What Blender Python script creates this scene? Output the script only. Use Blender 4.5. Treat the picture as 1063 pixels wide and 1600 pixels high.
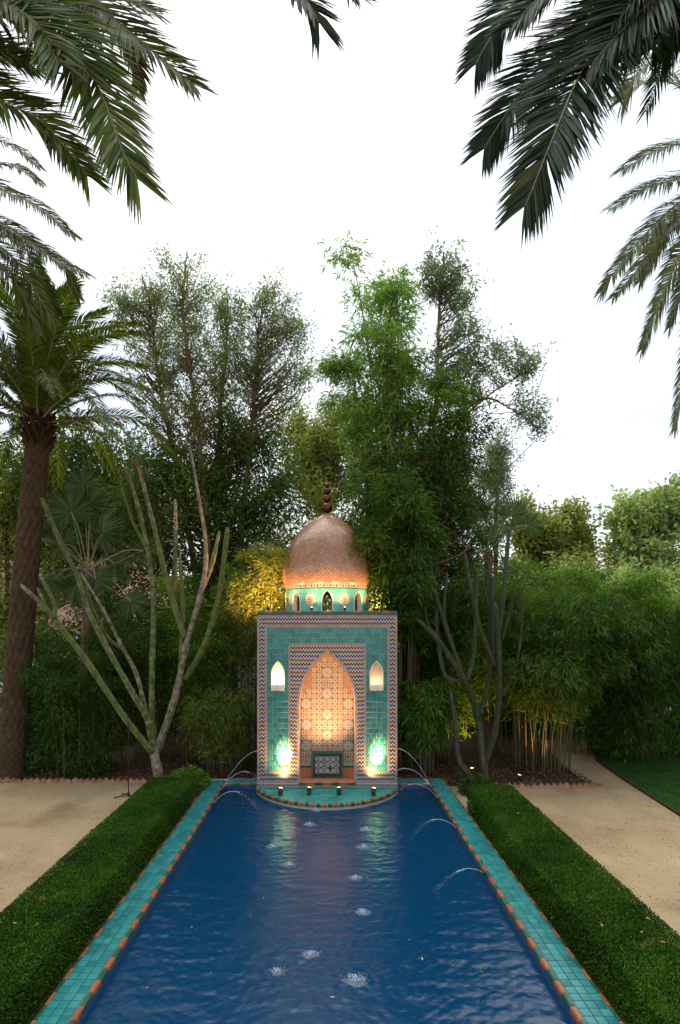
import bpy, bmesh, math, random
import numpy as np
from mathutils import Vector, Matrix
from mathutils.geometry import tessellate_polygon

for o in list(bpy.data.objects):
    bpy.data.objects.remove(o)
random.seed(7)
RNG = np.random.default_rng(11)
R = math.radians
PI = math.pi
scene = bpy.context.scene
COL = scene.collection

# ------------------------------------------------------------------ camera
CAM_Z = 3.40
FPX = 820.0            # focal length in photo pixels (1600 high)
HX, HY = 511.5, 970.0  # vanishing point of the pool axis
cam_data = bpy.data.cameras.new('camera')
cam_data.sensor_fit = 'VERTICAL'
cam_data.sensor_height = 36.0
cam_data.sensor_width = 24.0
cam_data.lens = FPX / 1600.0 * 36.0
cam_data.shift_x = (531.5 - HX) / 1600.0
cam_data.shift_y = (HY - 800.0) / 1600.0
cam_data.clip_start = 0.05
cam_data.clip_end = 2000
cam = bpy.data.objects.new('camera', cam_data)
cam.location = (0, 0, CAM_Z)
cam.rotation_euler = (R(90), 0, 0)
COL.objects.link(cam)
scene.camera = cam

# ------------------------------------------------------------------ world: bright overcast sky
SUN_EL, SUN_ROT = R(62), R(-15)
world = bpy.data.worlds.new('World')
scene.world = world
world.use_nodes = True
wn = world.node_tree.nodes
wl = world.node_tree.links
wn.clear()
w_out = wn.new('ShaderNodeOutputWorld')
w_sky = wn.new('ShaderNodeTexSky')
w_sky.sky_type = 'NISHITA'
w_sky.sun_disc = False
w_sky.sun_elevation = SUN_EL
w_sky.sun_rotation = SUN_ROT
w_sky.dust_density = 4.0
w_bg = wn.new('ShaderNodeBackground')
w_bg.inputs['Strength'].default_value = 0.12
w_cloud = wn.new('ShaderNodeBackground')
w_cloud.inputs['Color'].default_value = (0.955, 0.98, 1.0, 1)
w_cloud.inputs['Strength'].default_value = 0.66
w_mix = wn.new('ShaderNodeMixShader')
w_mix.inputs[0].default_value = 0.86      # thick even cloud
w_tc = wn.new('ShaderNodeTexCoord')
w_nz = wn.new('ShaderNodeTexNoise'); w_nz.inputs['Scale'].default_value = 2.2; w_nz.inputs['Detail'].default_value = 5.0
w_mp = wn.new('ShaderNodeMapping'); w_mp.inputs['Scale'].default_value = (1, 1, 2.2)
w_cr = wn.new('ShaderNodeValToRGB')
w_cr.color_ramp.elements[0].position = 0.34; w_cr.color_ramp.elements[0].color = (0.70, 0.79, 0.90, 1)
w_cr.color_ramp.elements[1].position = 0.64; w_cr.color_ramp.elements[1].color = (0.97, 0.985, 1.0, 1)
wl.new(w_tc.outputs['Generated'], w_mp.inputs['Vector']); wl.new(w_mp.outputs[0], w_nz.inputs['Vector'])
wl.new(w_nz.outputs[0], w_cr.inputs[0]); wl.new(w_cr.outputs[0], w_cloud.inputs['Color'])
wl.new(w_sky.outputs[0], w_bg.inputs['Color'])
wl.new(w_bg.outputs[0], w_mix.inputs[1])
wl.new(w_cloud.outputs[0], w_mix.inputs[2])
wl.new(w_mix.outputs[0], w_out.inputs['Surface'])

sun_data = bpy.data.lights.new('sun', 'SUN')
sun_data.energy = 1.5
sun_data.angle = R(75)
sun_data.color = (1.0, 0.96, 0.9)
sun = bpy.data.objects.new('sun', sun_data)
sun.rotation_euler = (R(-28), 0, R(15))
sun.location = (-4, 25, 30)
COL.objects.link(sun)

vs = scene.view_settings
scene.display_settings.display_device = 'sRGB'
vs.view_transform = 'Standard'
vs.look = 'None'
vs.exposure = 1.12
vs.gamma = 1.0
vs.use_curve_mapping = False
scene.render.engine = 'CYCLES'
cy = scene.cycles
cy.max_bounces = 6
cy.diffuse_bounces = 3
cy.glossy_bounces = 3
cy.transmission_bounces = 4
cy.transparent_max_bounces = 8
cy.caustics_reflective = False
cy.caustics_refractive = False
cy.sample_clamp_indirect = 3.0
cy.use_denoising = True
cy.use_adaptive_sampling = True
cy.adaptive_threshold = 0.004

# ------------------------------------------------------------------ helpers
def P(px, py, d):
    """photo pixel at depth d (metres along the pool axis) -> world point"""
    return Vector(((px - HX) / FPX * d, d, CAM_Z - (py - HY) / FPX * d))

def tag(o, label=None, cat=None, group=None, kind=None):
    if label: o['label'] = label
    if cat: o['category'] = cat
    if group: o['group'] = group
    if kind: o['kind'] = kind
    return o

def link(o, parent=None):
    COL.objects.link(o)
    if parent is not None:
        o.parent = parent
    return o

def empty(name, loc=(0, 0, 0), rz=0.0, parent=None):
    o = bpy.data.objects.new(name, None)
    o.location = loc
    o.rotation_euler = (0, 0, rz)
    o.empty_display_size = 0.1
    return link(o, parent)

class MB:
    """collects polygons, builds one mesh object"""
    def __init__(s):
        s.v = []; s.f = []; s.m = []; s.a = []
    def add(s, verts, faces, mi=0, attr=0.0):
        b = len(s.v)
        s.v.extend([tuple(p) for p in verts])
        s.a.extend([attr] * len(verts))
        for f in faces:
            s.f.append([b + i for i in f]); s.m.append(mi)
    def box(s, x0, x1, y0, y1, z0, z1, mi=0, attr=0.0):
        s.add([(x0,y0,z0),(x1,y0,z0),(x1,y1,z0),(x0,y1,z0),(x0,y0,z1),(x1,y0,z1),(x1,y1,z1),(x0,y1,z1)],
              [(0,3,2,1),(4,5,6,7),(0,1,5,4),(1,2,6,5),(2,3,7,6),(3,0,4,7)], mi, attr)
    def tube(s, pts, rad, sides=8, mi=0, caps=True, ribs=0, ribamp=0.0, attrs=None, phase=0.0):
        n = len(pts)
        if not hasattr(rad, '__len__'): rad = [rad] * n
        pts = [Vector(p) for p in pts]
        b = len(s.v)
        t = (pts[1] - pts[0]).normalized()
        ref = Vector((0, 1, 0)) if abs(t.y) < 0.8 else Vector((1, 0, 0))
        u = t.cross(ref).normalized()
        for i in range(n):
            if i == 0: t = pts[1] - pts[0]
            elif i == n - 1: t = pts[-1] - pts[-2]
            else: t = pts[i + 1] - pts[i - 1]
            t.normalize()
            u = (u - t * u.dot(t)).normalized()
            w = t.cross(u)
            for k in range(sides):
                a = 2 * PI * k / sides + phase
                rr = rad[i] * (1 + ribamp * math.cos(ribs * a)) if ribs else rad[i]
                p = pts[i] + u * (math.cos(a) * rr) + w * (math.sin(a) * rr)
                s.v.append(tuple(p)); s.a.append(attrs[i] if attrs else 0.0)
        for i in range(n - 1):
            for k in range(sides):
                k2 = (k + 1) % sides
                s.f.append([b + i*sides + k, b + i*sides + k2, b + (i+1)*sides + k2, b + (i+1)*sides + k]); s.m.append(mi)
        if caps:
            s.f.append([b + k for k in range(sides)][::-1]); s.m.append(mi)
            s.f.append([b + (n-1)*sides + k for k in range(sides)]); s.m.append(mi)
    def lathe(s, prof, sides=32, cx=0, cy=0, mi=0):
        b = len(s.v)
        for (r, z) in prof:
            for k in range(sides):
                a = 2 * PI * k / sides
                s.v.append((cx + r*math.cos(a), cy + r*math.sin(a), z)); s.a.append(0.0)
        for i in range(len(prof) - 1):
            for k in range(sides):
                k2 = (k + 1) % sides
                s.f.append([b+i*sides+k, b+i*sides+k2, b+(i+1)*sides+k2, b+(i+1)*sides+k]); s.m.append(mi)
    def mesh(s, name, mats, smooth=False):
        me = bpy.data.meshes.new(name)
        me.from_pydata(s.v, [], s.f)
        if not isinstance(mats, (list, tuple)): mats = [mats]
        for m in mats: me.materials.append(m)
        if len(mats) > 1: me.polygons.foreach_set('material_index', s.m)
        at = me.attributes.new('rnd', 'FLOAT', 'POINT')
        at.data.foreach_set('value', s.a)
        if smooth: me.polygons.foreach_set('use_smooth', [True] * len(s.f))
        me.update()
        return me
    def build(s, name, mats, parent=None, smooth=False):
        o = bpy.data.objects.new(name, s.mesh(name, mats, smooth))
        return link(o, parent)

def np_obj(name, V, F, mat, rnd=None, parent=None, smooth=False):
    """V (n,3), F (m,k) numpy arrays -> object"""
    me = bpy.data.meshes.new(name)
    n, (m, k) = len(V), F.shape
    me.vertices.add(n); me.vertices.foreach_set('co', V.astype(np.float32).ravel())
    me.loops.add(m * k); me.loops.foreach_set('vertex_index', F.astype(np.int32).ravel())
    me.polygons.add(m)
    me.polygons.foreach_set('loop_start', np.arange(0, m * k, k, dtype=np.int32))
    me.polygons.foreach_set('loop_total', np.full(m, k, dtype=np.int32))
    if smooth: me.polygons.foreach_set('use_smooth', np.ones(m, dtype=bool))
    if rnd is not None:
        at = me.attributes.new('rnd', 'FLOAT', 'POINT')
        at.data.foreach_set('value', rnd.astype(np.float32))
    me.materials.append(mat)
    me.update(calc_edges=True)
    o = bpy.data.objects.new(name, me)
    return link(o, parent)

def unit(a):
    return a / (np.linalg.norm(a, axis=1, keepdims=True) + 1e-9)

def leaf_quads(C, D, L, W, rnd, droop=0.0):
    """rhombic leaves: centre C, direction D, length L, width W arrays"""
    n = len(C)
    D = unit(D)
    rv = unit(RNG.normal(size=(n, 3)))
    S = unit(np.cross(D, rv))
    L = np.broadcast_to(np.asarray(L, float), (n,))[:, None]
    W = np.broadcast_to(np.asarray(W, float), (n,))[:, None]
    a = C
    m = C + D * L * 0.42
    t = C + D * L
    t = t + np.array([[0, 0, -1.0]]) * L * droop
    V = np.stack([a, m + S * W * .5, t, m - S * W * .5], axis=1).reshape(-1, 3)
    F = np.arange(4 * n).reshape(n, 4)
    return V, F, np.repeat(rnd, 4)

def cat_leaves(lst):
    V = np.concatenate([x[0] for x in lst]); r = np.concatenate([x[2] for x in lst])
    F = []; b = 0
    for x in lst:
        F.append(x[1] + b); b += len(x[0])
    return V, np.concatenate(F), r

def catmull(pts, n=10):
    pts = [Vector(p) for p in pts]
    if len(pts) == 2:
        return [pts[0].lerp(pts[1], i / n) for i in range(n + 1)]
    out = []
    ext = [pts[0] * 2 - pts[1]] + pts + [pts[-1] * 2 - pts[-2]]
    for i in range(len(pts) - 1):
        p0, p1, p2, p3 = ext[i:i + 4]
        for k in range(n):
            t = k / n
            out.append(0.5 * ((2*p1) + (p2 - p0)*t + (2*p0 - 5*p1 + 4*p2 - p3)*t*t + (3*p1 - p0 - 3*p2 + p3)*t**3))
    out.append(pts[-1].copy())
    return out

# ------------------------------------------------------------------ materials
def new_mat(name):
    m = bpy.data.materials.new(name)
    m.use_nodes = True
    nt = m.node_tree
    nt.nodes.clear()
    out = nt.nodes.new('ShaderNodeOutputMaterial')
    return m, nt, out

def nd(nt, t, **kw):
    n = nt.nodes.new(t)
    for k, v in kw.items():
        if k in n.inputs.keys(): n.inputs[k].default_value = v
        else: setattr(n, k, v)
    return n

def c4(c): return (c[0], c[1], c[2], 1.0)

def surf(name, c1, c2=None, rough=0.6, metal=0.0, scale=6.0, detail=5.0, bump=0.0, bscale=None, objrnd=None, attr=False,
         coat=0.0, spec=0.5, stretch=(1, 1, 1), c3=None, s3=1.5):
    """principled surface whose colour wanders between c1 and c2 (noise, object random or vertex attribute)"""
    m, nt, out = new_mat(name)
    p = nd(nt, 'ShaderNodeBsdfPrincipled')
    p.inputs['Roughness'].default_value = rough
    p.inputs['Metallic'].default_value = metal
    p.inputs['Specular IOR Level'].default_value = spec
    p.inputs['Coat Weight'].default_value = coat
    p.inputs['Coat Roughness'].default_value = 0.08
    c2 = c2 or c1
    tc = nd(nt, 'ShaderNodeTexCoord')
    mp = nd(nt, 'ShaderNodeMapping')
    mp.inputs['Scale'].default_value = stretch
    nt.links.new(tc.outputs['Object'], mp.inputs['Vector'])
    nz = nd(nt, 'ShaderNodeTexNoise', Scale=scale, Detail=detail)
    nt.links.new(mp.outputs[0], nz.inputs['Vector'])
    mr = nd(nt, 'ShaderNodeMapRange')
    mr.inputs['From Min'].default_value = 0.3; mr.inputs['From Max'].default_value = 0.7
    nt.links.new(nz.outputs[0], mr.inputs['Value'])
    fac = mr.outputs[0]
    if objrnd is not None or attr:
        if attr:
            src = nd(nt, 'ShaderNodeAttribute', attribute_name='rnd').outputs['Fac']
        else:
            src = nd(nt, 'ShaderNodeObjectInfo').outputs['Random']
        mx = nd(nt, 'ShaderNodeMix')
        mx.inputs[0].default_value = objrnd if objrnd is not None else 0.8
        nt.links.new(fac, mx.inputs[2]); nt.links.new(src, mx.inputs[3])
        fac = mx.outputs[0]
    mc = nd(nt, 'ShaderNodeMix', data_type='RGBA')
    mc.inputs[6].default_value = c4(c1); mc.inputs[7].default_value = c4(c2)
    nt.links.new(fac, mc.inputs[0])
    col = mc.outputs[2]
    if c3:
        n3 = nd(nt, 'ShaderNodeTexNoise', Scale=s3, Detail=4.0)
        nt.links.new(tc.outputs['Object'], n3.inputs['Vector'])
        r3 = nd(nt, 'ShaderNodeMapRange'); r3.inputs['From Min'].default_value = 0.5; r3.inputs['From Max'].default_value = 0.72
        nt.links.new(n3.outputs[0], r3.inputs['Value'])
        m3 = nd(nt, 'ShaderNodeMix', data_type='RGBA')
        m3.inputs[7].default_value = c4(c3)
        nt.links.new(col, m3.inputs[6]); nt.links.new(r3.outputs[0], m3.inputs[0])
        col = m3.outputs[2]
    nt.links.new(col, p.inputs['Base Color'])
    if bump:
        nb = nd(nt, 'ShaderNodeTexNoise', Scale=bscale or scale * 3, Detail=6.0)
        nt.links.new(mp.outputs[0], nb.inputs['Vector'])
        b = nd(nt, 'ShaderNodeBump', Strength=bump, Distance=0.02)
        nt.links.new(nb.outputs[0], b.inputs['Height'])
        nt.links.new(b.outputs[0], p.inputs['Normal'])
    nt.links.new(p.outputs[0], out.inputs['Surface'])
    return m

def leafmat(name, dark, light, accent=None, trans=0.3, rough=0.55, spec=0.16):
    """foliage: colour by the per-leaf attribute, part of the light passes through"""
    m, nt, out = new_mat(name)
    at = nd(nt, 'ShaderNodeAttribute', attribute_name='rnd')
    cr = nd(nt, 'ShaderNodeValToRGB')
    cr.color_ramp.elements[0].color = c4(dark)
    cr.color_ramp.elements[0].position = 0.05
    cr.color_ramp.elements[1].color = c4(light)
    cr.color_ramp.elements[1].position = 0.9
    if accent:
        e = cr.color_ramp.elements.new(0.985)
        e.color = c4(accent)
    nt.links.new(at.outputs['Fac'], cr.inputs[0])
    p = nd(nt, 'ShaderNodeBsdfPrincipled')
    p.inputs['Roughness'].default_value = rough
    p.inputs['Specular IOR Level'].default_value = spec
    nt.links.new(cr.outputs[0], p.inputs['Base Color'])
    tr = nd(nt, 'ShaderNodeBsdfTranslucent')
    hs = nd(nt, 'ShaderNodeHueSaturation', Saturation=1.15, Value=1.35)
    nt.links.new(cr.outputs[0], hs.inputs['Color'])
    nt.links.new(hs.outputs[0], tr.inputs['Color'])
    mx = nd(nt, 'ShaderNodeMixShader')
    mx.inputs[0].default_value = trans
    nt.links.new(p.outputs[0], mx.inputs[1]); nt.links.new(tr.outputs[0], mx.inputs[2])
    nt.links.new(mx.outputs[0], out.inputs['Surface'])
    return m

def emit(name, col, strength):
    m, nt, out = new_mat(name)
    e = nd(nt, 'ShaderNodeEmission', Strength=strength)
    e.inputs['Color'].default_value = c4(col)
    nt.links.new(e.outputs[0], out.inputs['Surface'])
    return m

M = {}
M['sand'] = surf('sand', (0.335, 0.245, 0.138), (0.425, 0.318, 0.184), rough=0.95, scale=1.3, detail=9, bump=0.8, bscale=16, spec=0.1,
                 c3=(0.25, 0.175, 0.095), s3=0.9)
M['mulch'] = surf('mulch', (0.045, 0.026, 0.016), (0.11, 0.065, 0.04), rough=0.95, scale=14, detail=8, bump=0.9, bscale=40, spec=0.1)
M['chip'] = surf('chip', (0.05, 0.025, 0.015), (0.24, 0.14, 0.09), rough=0.9, attr=True, spec=0.1)
M['lawn'] = surf('lawn', (0.012, 0.04, 0.008), (0.03, 0.09, 0.015), rough=0.9, scale=3, detail=8, bump=0.6, bscale=60, spec=0.1)
M['teal'] = surf('teal_glaze', (0.008, 0.115, 0.120), (0.042, 0.275, 0.250), rough=0.30, scale=18, bump=0.12, bscale=22, objrnd=0.6, spec=0.5)
M['teal_coping'] = surf('teal_coping', (0.0, 0.110, 0.125), (0.030, 0.27, 0.27), rough=0.3, scale=16, bump=0.15, bscale=20, objrnd=0.65, spec=0.45, c3=(0.05, 0.20, 0.17), s3=4.0)
M['teal_plat'] = surf('teal_platform', (0.0, 0.16, 0.17), (0.05, 0.36, 0.32), rough=0.3, scale=9, bump=0.1, attr=True, objrnd=0.7)
M['grout'] = surf('grout', (0.34, 0.38, 0.35), (0.46, 0.47, 0.42), rough=0.9, scale=20, spec=0.2)
M['orange'] = surf('orange_glaze', (0.22, 0.06, 0.02), (0.36, 0.12, 0.04), rough=0.35, scale=14, bump=0.15, objrnd=0.5)
M['green'] = surf('green_glaze', (0.01, 0.055, 0.03), (0.02, 0.11, 0.06), rough=0.3, scale=14, bump=0.15, objrnd=0.5)
M['white_t'] = surf('white_glaze', (0.42, 0.385, 0.32), (0.54, 0.50, 0.42), rough=0.35, attr=True)
M['black_t'] = surf('black_glaze', (0.012, 0.012, 0.014), (0.03, 0.03, 0.032), rough=0.3, attr=True)
M['red_t'] = surf('red_glaze', (0.10, 0.016, 0.011), (0.18, 0.03, 0.02), rough=0.35, attr=True)
M['blue_t'] = surf('blue_glaze', (0.015, 0.028, 0.12), (0.026, 0.045, 0.19), rough=0.35, attr=True)
M['pink_t'] = surf('clay_glaze', (0.30, 0.17, 0.13), (0.44, 0.29, 0.24), rough=0.5, attr=True)
M['grey_t'] = surf('grey_glaze', (0.20, 0.19, 0.20), (0.33, 0.31, 0.32), rough=0.5, attr=True)
M['plaster'] = surf('plaster', (0.70, 0.60, 0.48), (0.80, 0.72, 0.60), rough=0.85, scale=9, bump=0.25, bscale=30, spec=0.2)
M['peach'] = surf('peach_ground', (0.26, 0.13, 0.07), (0.36, 0.20, 0.12), rough=0.5, scale=20)
M['terra'] = surf('terracotta', (0.42, 0.16, 0.09), (0.52, 0.22, 0.13), rough=0.7, scale=7, bump=0.1, spec=0.3)
M['stone'] = surf('carved_stone', (0.22, 0.21, 0.20), (0.34, 0.33, 0.31), rough=0.35, scale=10, bump=0.3, bscale=25)
M['dome'] = surf('dome_tile', (0.29, 0.130, 0.068), (0.46, 0.245, 0.140), rough=0.33, attr=True, objrnd=0.85, spec=0.7, coat=0.3)
M['dome_g'] = surf('dome_grout', (0.15, 0.09, 0.06), (0.20, 0.12, 0.085), rough=0.8)
M['copper'] = surf('copper', (0.10, 0.028, 0.017), (0.17, 0.055, 0.032), rough=0.16, metal=0.9, scale=5)
M['drum_t'] = surf('drum_tile', (0.05, 0.33, 0.26), (0.16, 0.50, 0.40), rough=0.25, attr=True, objrnd=0.75)
M['black'] = surf('black_metal', (0.012, 0.012, 0.013), (0.03, 0.03, 0.03), rough=0.45, metal=0.3)
M['poolwall'] = surf('pool_wall', (0.01, 0.05, 0.13), (0.015, 0.07, 0.18), rough=0.5)
M['bark'] = surf('bark', (0.10, 0.065, 0.04), (0.22, 0.15, 0.10), rough=0.95, scale=5, bump=0.8, bscale=14, stretch=(3, 3, 0.6), spec=0.15)
M['barkred'] = surf('bark_red', (0.14, 0.07, 0.045), (0.30, 0.17, 0.11), rough=0.95, scale=5, bump=0.8, bscale=14, stretch=(3, 3, 0.5), spec=0.15)
M['palmbark'] = surf('palm_bark', (0.032, 0.021, 0.013), (0.125, 0.082, 0.052), rough=0.95, attr=True, objrnd=0.6, scale=7, bump=0.9, bscale=30, spec=0.1)
M['culm'] = surf('culm', (0.05, 0.05, 0.015), (0.13, 0.11, 0.035), rough=0.5, scale=4, objrnd=0.6)
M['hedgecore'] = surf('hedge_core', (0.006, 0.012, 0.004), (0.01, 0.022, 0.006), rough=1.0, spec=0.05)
M['brick'] = surf('edging_brick', (0.26, 0.13, 0.08), (0.44, 0.26, 0.17), rough=0.9, scale=8, bump=0.4, objrnd=0.6, spec=0.2)
M['wallwhite'] = surf('wall_white', (0.55, 0.53, 0.50), (0.66, 0.64, 0.60), rough=0.9, scale=3, bump=0.1)
M['pinkwall'] = surf('wall_pink', (0.50, 0.30, 0.22), (0.60, 0.38, 0.29), rough=0.9, scale=2, bump=0.1)
M['rooftile'] = surf('roof_tile', (0.35, 0.15, 0.09), (0.45, 0.22, 0.14), rough=0.9, scale=8)
M['glass'] = surf('window_glass', (0.05, 0.06, 0.07), rough=0.08, spec=0.8)
M['frame'] = surf('window_frame', (0.5, 0.47, 0.42), rough=0.6)
M['rachis'] = surf('rachis', (0.16, 0.17, 0.06), (0.30, 0.27, 0.12), rough=0.5, scale=6)
M['frond'] = leafmat('palm_leaflet', (0.0260, 0.0480, 0.0090), (0.1350, 0.1800, 0.0350), accent=(0.16, 0.14, 0.05), trans=0.36, rough=0.45, spec=0.22)
M['frond_grey'] = leafmat('palm_leaflet_grey', (0.0600, 0.0800, 0.0400), (0.2300, 0.2600, 0.1400), accent=(0.2, 0.17, 0.09), trans=0.36, rough=0.45)
M['frond_dark'] = leafmat('palm_leaflet_dark', (0.0070, 0.0170, 0.0080), (0.0300, 0.0500, 0.0180), accent=(0.11, 0.11, 0.04), trans=0.24, rough=0.45, spec=0.22)
M['frond_dead'] = leafmat('palm_leaflet_dead', (0.07, 0.045, 0.025), (0.18, 0.12, 0.07), trans=0.2)
M['fan'] = leafmat('fan_leaflet', (0.0350, 0.0650, 0.0220), (0.1200, 0.1650, 0.0650), trans=0.25)
M['bamboo'] = leafmat('bamboo_leaf', (0.0200, 0.0560, 0.0080), (0.1700, 0.3000, 0.0420), accent=(0.26, 0.20, 0.05), trans=0.40)
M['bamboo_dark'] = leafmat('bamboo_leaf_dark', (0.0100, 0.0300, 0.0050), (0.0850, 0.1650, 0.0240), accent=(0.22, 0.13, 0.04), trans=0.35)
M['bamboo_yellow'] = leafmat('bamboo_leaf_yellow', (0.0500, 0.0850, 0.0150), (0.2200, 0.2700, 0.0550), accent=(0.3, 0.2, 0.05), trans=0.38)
M['bamboo_bright'] = leafmat('bamboo_leaf_bright', (0.0500, 0.1200, 0.0250), (0.2700, 0.4200, 0.1000), accent=(0.30, 0.24, 0.07), trans=0.50)
M['needle'] = leafmat('needle_leaf', (0.0600, 0.0900, 0.0360), (0.2600, 0.3100, 0.1300), accent=(0.22, 0.13, 0.07), trans=0.45)
M['needle_grey'] = leafmat('needle_leaf_grey', (0.0600, 0.0900, 0.0480), (0.2500, 0.3100, 0.1600), accent=(0.20, 0.13, 0.08), trans=0.45)
M['evergreen'] = leafmat('evergreen_leaf', (0.0130, 0.0330, 0.0080), (0.1000, 0.1800, 0.0340), accent=(0.2, 0.11, 0.03), trans=0.32)
M['olive'] = leafmat('olive_leaf', (0.0700, 0.1000, 0.0220), (0.3400, 0.3700, 0.0900), accent=(0.32, 0.24, 0.10), trans=0.45)
M['plane'] = leafmat('plane_leaf', (0.1000, 0.1650, 0.0450), (0.4200, 0.5000, 0.1900), accent=(0.34, 0.30, 0.07), trans=0.48)
M['ivy'] = leafmat('ivy_leaf', (0.012, 0.05, 0.006), (0.05, 0.17, 0.02), trans=0.25, spec=0.5)
M['hedge'] = leafmat('hedge_leaf', (0.0070, 0.0300, 0.0020), (0.0750, 0.1750, 0.0110), accent=(0.16, 0.16, 0.03), trans=0.20)
M['grass'] = leafmat('grass_blade', (0.0120, 0.0500, 0.0060), (0.0500, 0.1300, 0.0180), trans=0.3)
M['deadleaf'] = leafmat('dead_leaf', (0.20, 0.10, 0.04), (0.55, 0.42, 0.26), trans=0.1)

# ================================================================== SETTING
def struct(o, label):
    return tag(o, label, None, None, 'structure')

PX_IN, PX_OUT = 2.05, 2.40      # pool coping, half widths
PY0, PY1 = 2.9, 10.49           # near / far inner pool edge
COP_Z = 0.15
WAT_Z = 0.03
PAV_Y = 10.25

# ground: one sheet with a hole for the pool, reaching the horizon
mb = MB()
xs = [-400, -14, -PX_OUT + .02, PX_OUT - .02, 14, 400]
ys = [-400, -6, PY0 - .3, PY1 + .3, 24, 600]
for i in range(5):
    for j in range(5):
        if i == 2 and j == 2: continue
        mb.add([(xs[i], ys[j], 0), (xs[i+1], ys[j], 0), (xs[i+1], ys[j+1], 0), (xs[i], ys[j+1], 0)], [(0, 1, 2, 3)])
struct(mb.build('ground', M['sand']), 'beige sandy ground on both sides of the pool')

# mulch bed behind
BED_L, BED_R = 11.06, 10.72
mb = MB()
mb.add([(-40, BED_L, .006), (-1.6, BED_L, .006), (-1.6, 30, .006), (-40, 30, .006)], [(0, 1, 2, 3)])
mb.add([(1.6, BED_R + .12, .006), (3.4, BED_R, .006), (5.45, BED_R, .006), (5.5, 12.1, .006), (5.9, 14, .006), (6.6, 30, .006), (1.6, 30, .006)], [(0, 1, 2, 3, 4, 5, 6)])
mb.add([(-1.6, 11.4, .006), (1.6, 11.4, .006), (1.6, 30, .006), (-1.6, 30, .006)], [(0, 1, 2, 3)])
struct(mb.build('planting_bed', M['mulch']), 'dark mulch planting bed under the bamboo behind the pool')
# litter of chips
n = 9000
cx = np.concatenate([RNG.uniform(-9, -1.7, n * 5 // 9), RNG.uniform(1.7, 5.6, n * 4 // 9)])
cyy = np.where(cx < 0, BED_L, BED_R) + .05 + RNG.exponential(1.1, len(cx))
C = np.stack([cx, cyy, RNG.uniform(.012, .035, len(cx))], 1)
D = RNG.normal(size=(len(cx), 3)) * [1, 1, .25]
V, F, rr = leaf_quads(C, D, RNG.uniform(.03, .09, len(cx)), RNG.uniform(.015, .04, len(cx)), RNG.random(len(cx)))
tag(np_obj('leaf_litter', V, F, M['chip'], rr), 'brown bark chips and dry leaves littering the planting bed', 'leaf litter', None, 'stuff')

# lawn
LAWN = [(6.12, 8.0), (6.15, 9.1), (6.35, 11.2), (6.55, 12.7), (7.3, 14.6), (9, 15.4), (30, 16), (30, 4), (6.05, 4)]
mb = MB()
mb.add([(x, y, .014) for x, y in LAWN], [tuple(range(len(LAWN)))[::-1]])
struct(mb.build('lawn', M['lawn']), 'dark green lawn beyond the sandy path')
n = 24000
gx = RNG.uniform(6.15, 11, n); gy = RNG.uniform(7.0, 14.6, n)
edge = np.interp(gy, [8, 9.1, 11.2, 12.7, 14.6], [6.14, 6.17, 6.37, 6.57, 7.35])
k = gx > edge
C = np.stack([gx, gy, np.full(n, .012)], 1)[k]
D = RNG.normal(size=C.shape) * .5 + [0, 0, 1]
V, F, rr = leaf_quads(C, D, RNG.uniform(.03, .065, len(C)), .009, RNG.random(len(C)), droop=.2)
tag(np_obj('grass', V, F, M['grass'], rr), 'short green grass of the lawn beside the path', 'grass', None, 'stuff')
mb = MB()
for (a, b) in zip(LAWN[:5], LAWN[1:5]):
    dx = .03
    mb.add([(a[0]-dx, a[1], 0), (b[0]-dx, b[1], 0), (b[0], b[1], 0), (a[0], a[1], 0),
            (a[0]-dx, a[1], .05), (b[0]-dx, b[1], .05), (b[0], b[1], .05), (a[0], a[1], .05)],
           [(4,7,6,5),(0,4,5,1),(3,2,6,7),(1,5,6,2),(0,3,7,4)])
tag(mb.build('lawn_edging', M['mulch']), 'thin dark edging strip between lawn and sandy path', 'edging')

# pool basin
mb = MB()
zb = -1.0
for (a, b) in (((-PX_IN, PY0), (-PX_IN, PY1)), ((-PX_IN, PY1), (PX_IN, PY1)), ((PX_IN, PY1), (PX_IN, PY0)), ((PX_IN, PY0), (-PX_IN, PY0))):
    mb.add([(a[0], a[1], zb), (b[0], b[1], zb), (b[0], b[1], COP_Z - .02), (a[0], a[1], COP_Z - .02)], [(0, 1, 2, 3)])
mb.add([(-PX_IN, PY0, zb), (PX_IN, PY0, zb), (PX_IN, PY1, zb), (-PX_IN, PY1, zb)], [(0, 1, 2, 3)])
struct(mb.build('pool_basin', M['poolwall']), 'blue walls and floor of the pool')

# --- splashes (used by the water surface too)
SPL = [(494, 1266.5, .9), (562, 1259, .7), (484, 1289, 1.0), (573, 1296.6, 1.1), (426, 1323, .9), (568, 1324, 1.0), (452, 1351, .8),
       (555.6, 1372, .9), (566.5, 1425.7, .9), (485, 1492, .9), (433, 1518.6, .7), (555, 1533, 1.2)]
def on_plane(px, py, z):
    d = FPX * (CAM_Z - z) / (py - HY)
    return P(px, py, d)
SPLW = [(on_plane(a, b, WAT_Z), s) for a, b, s in SPL]

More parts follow.
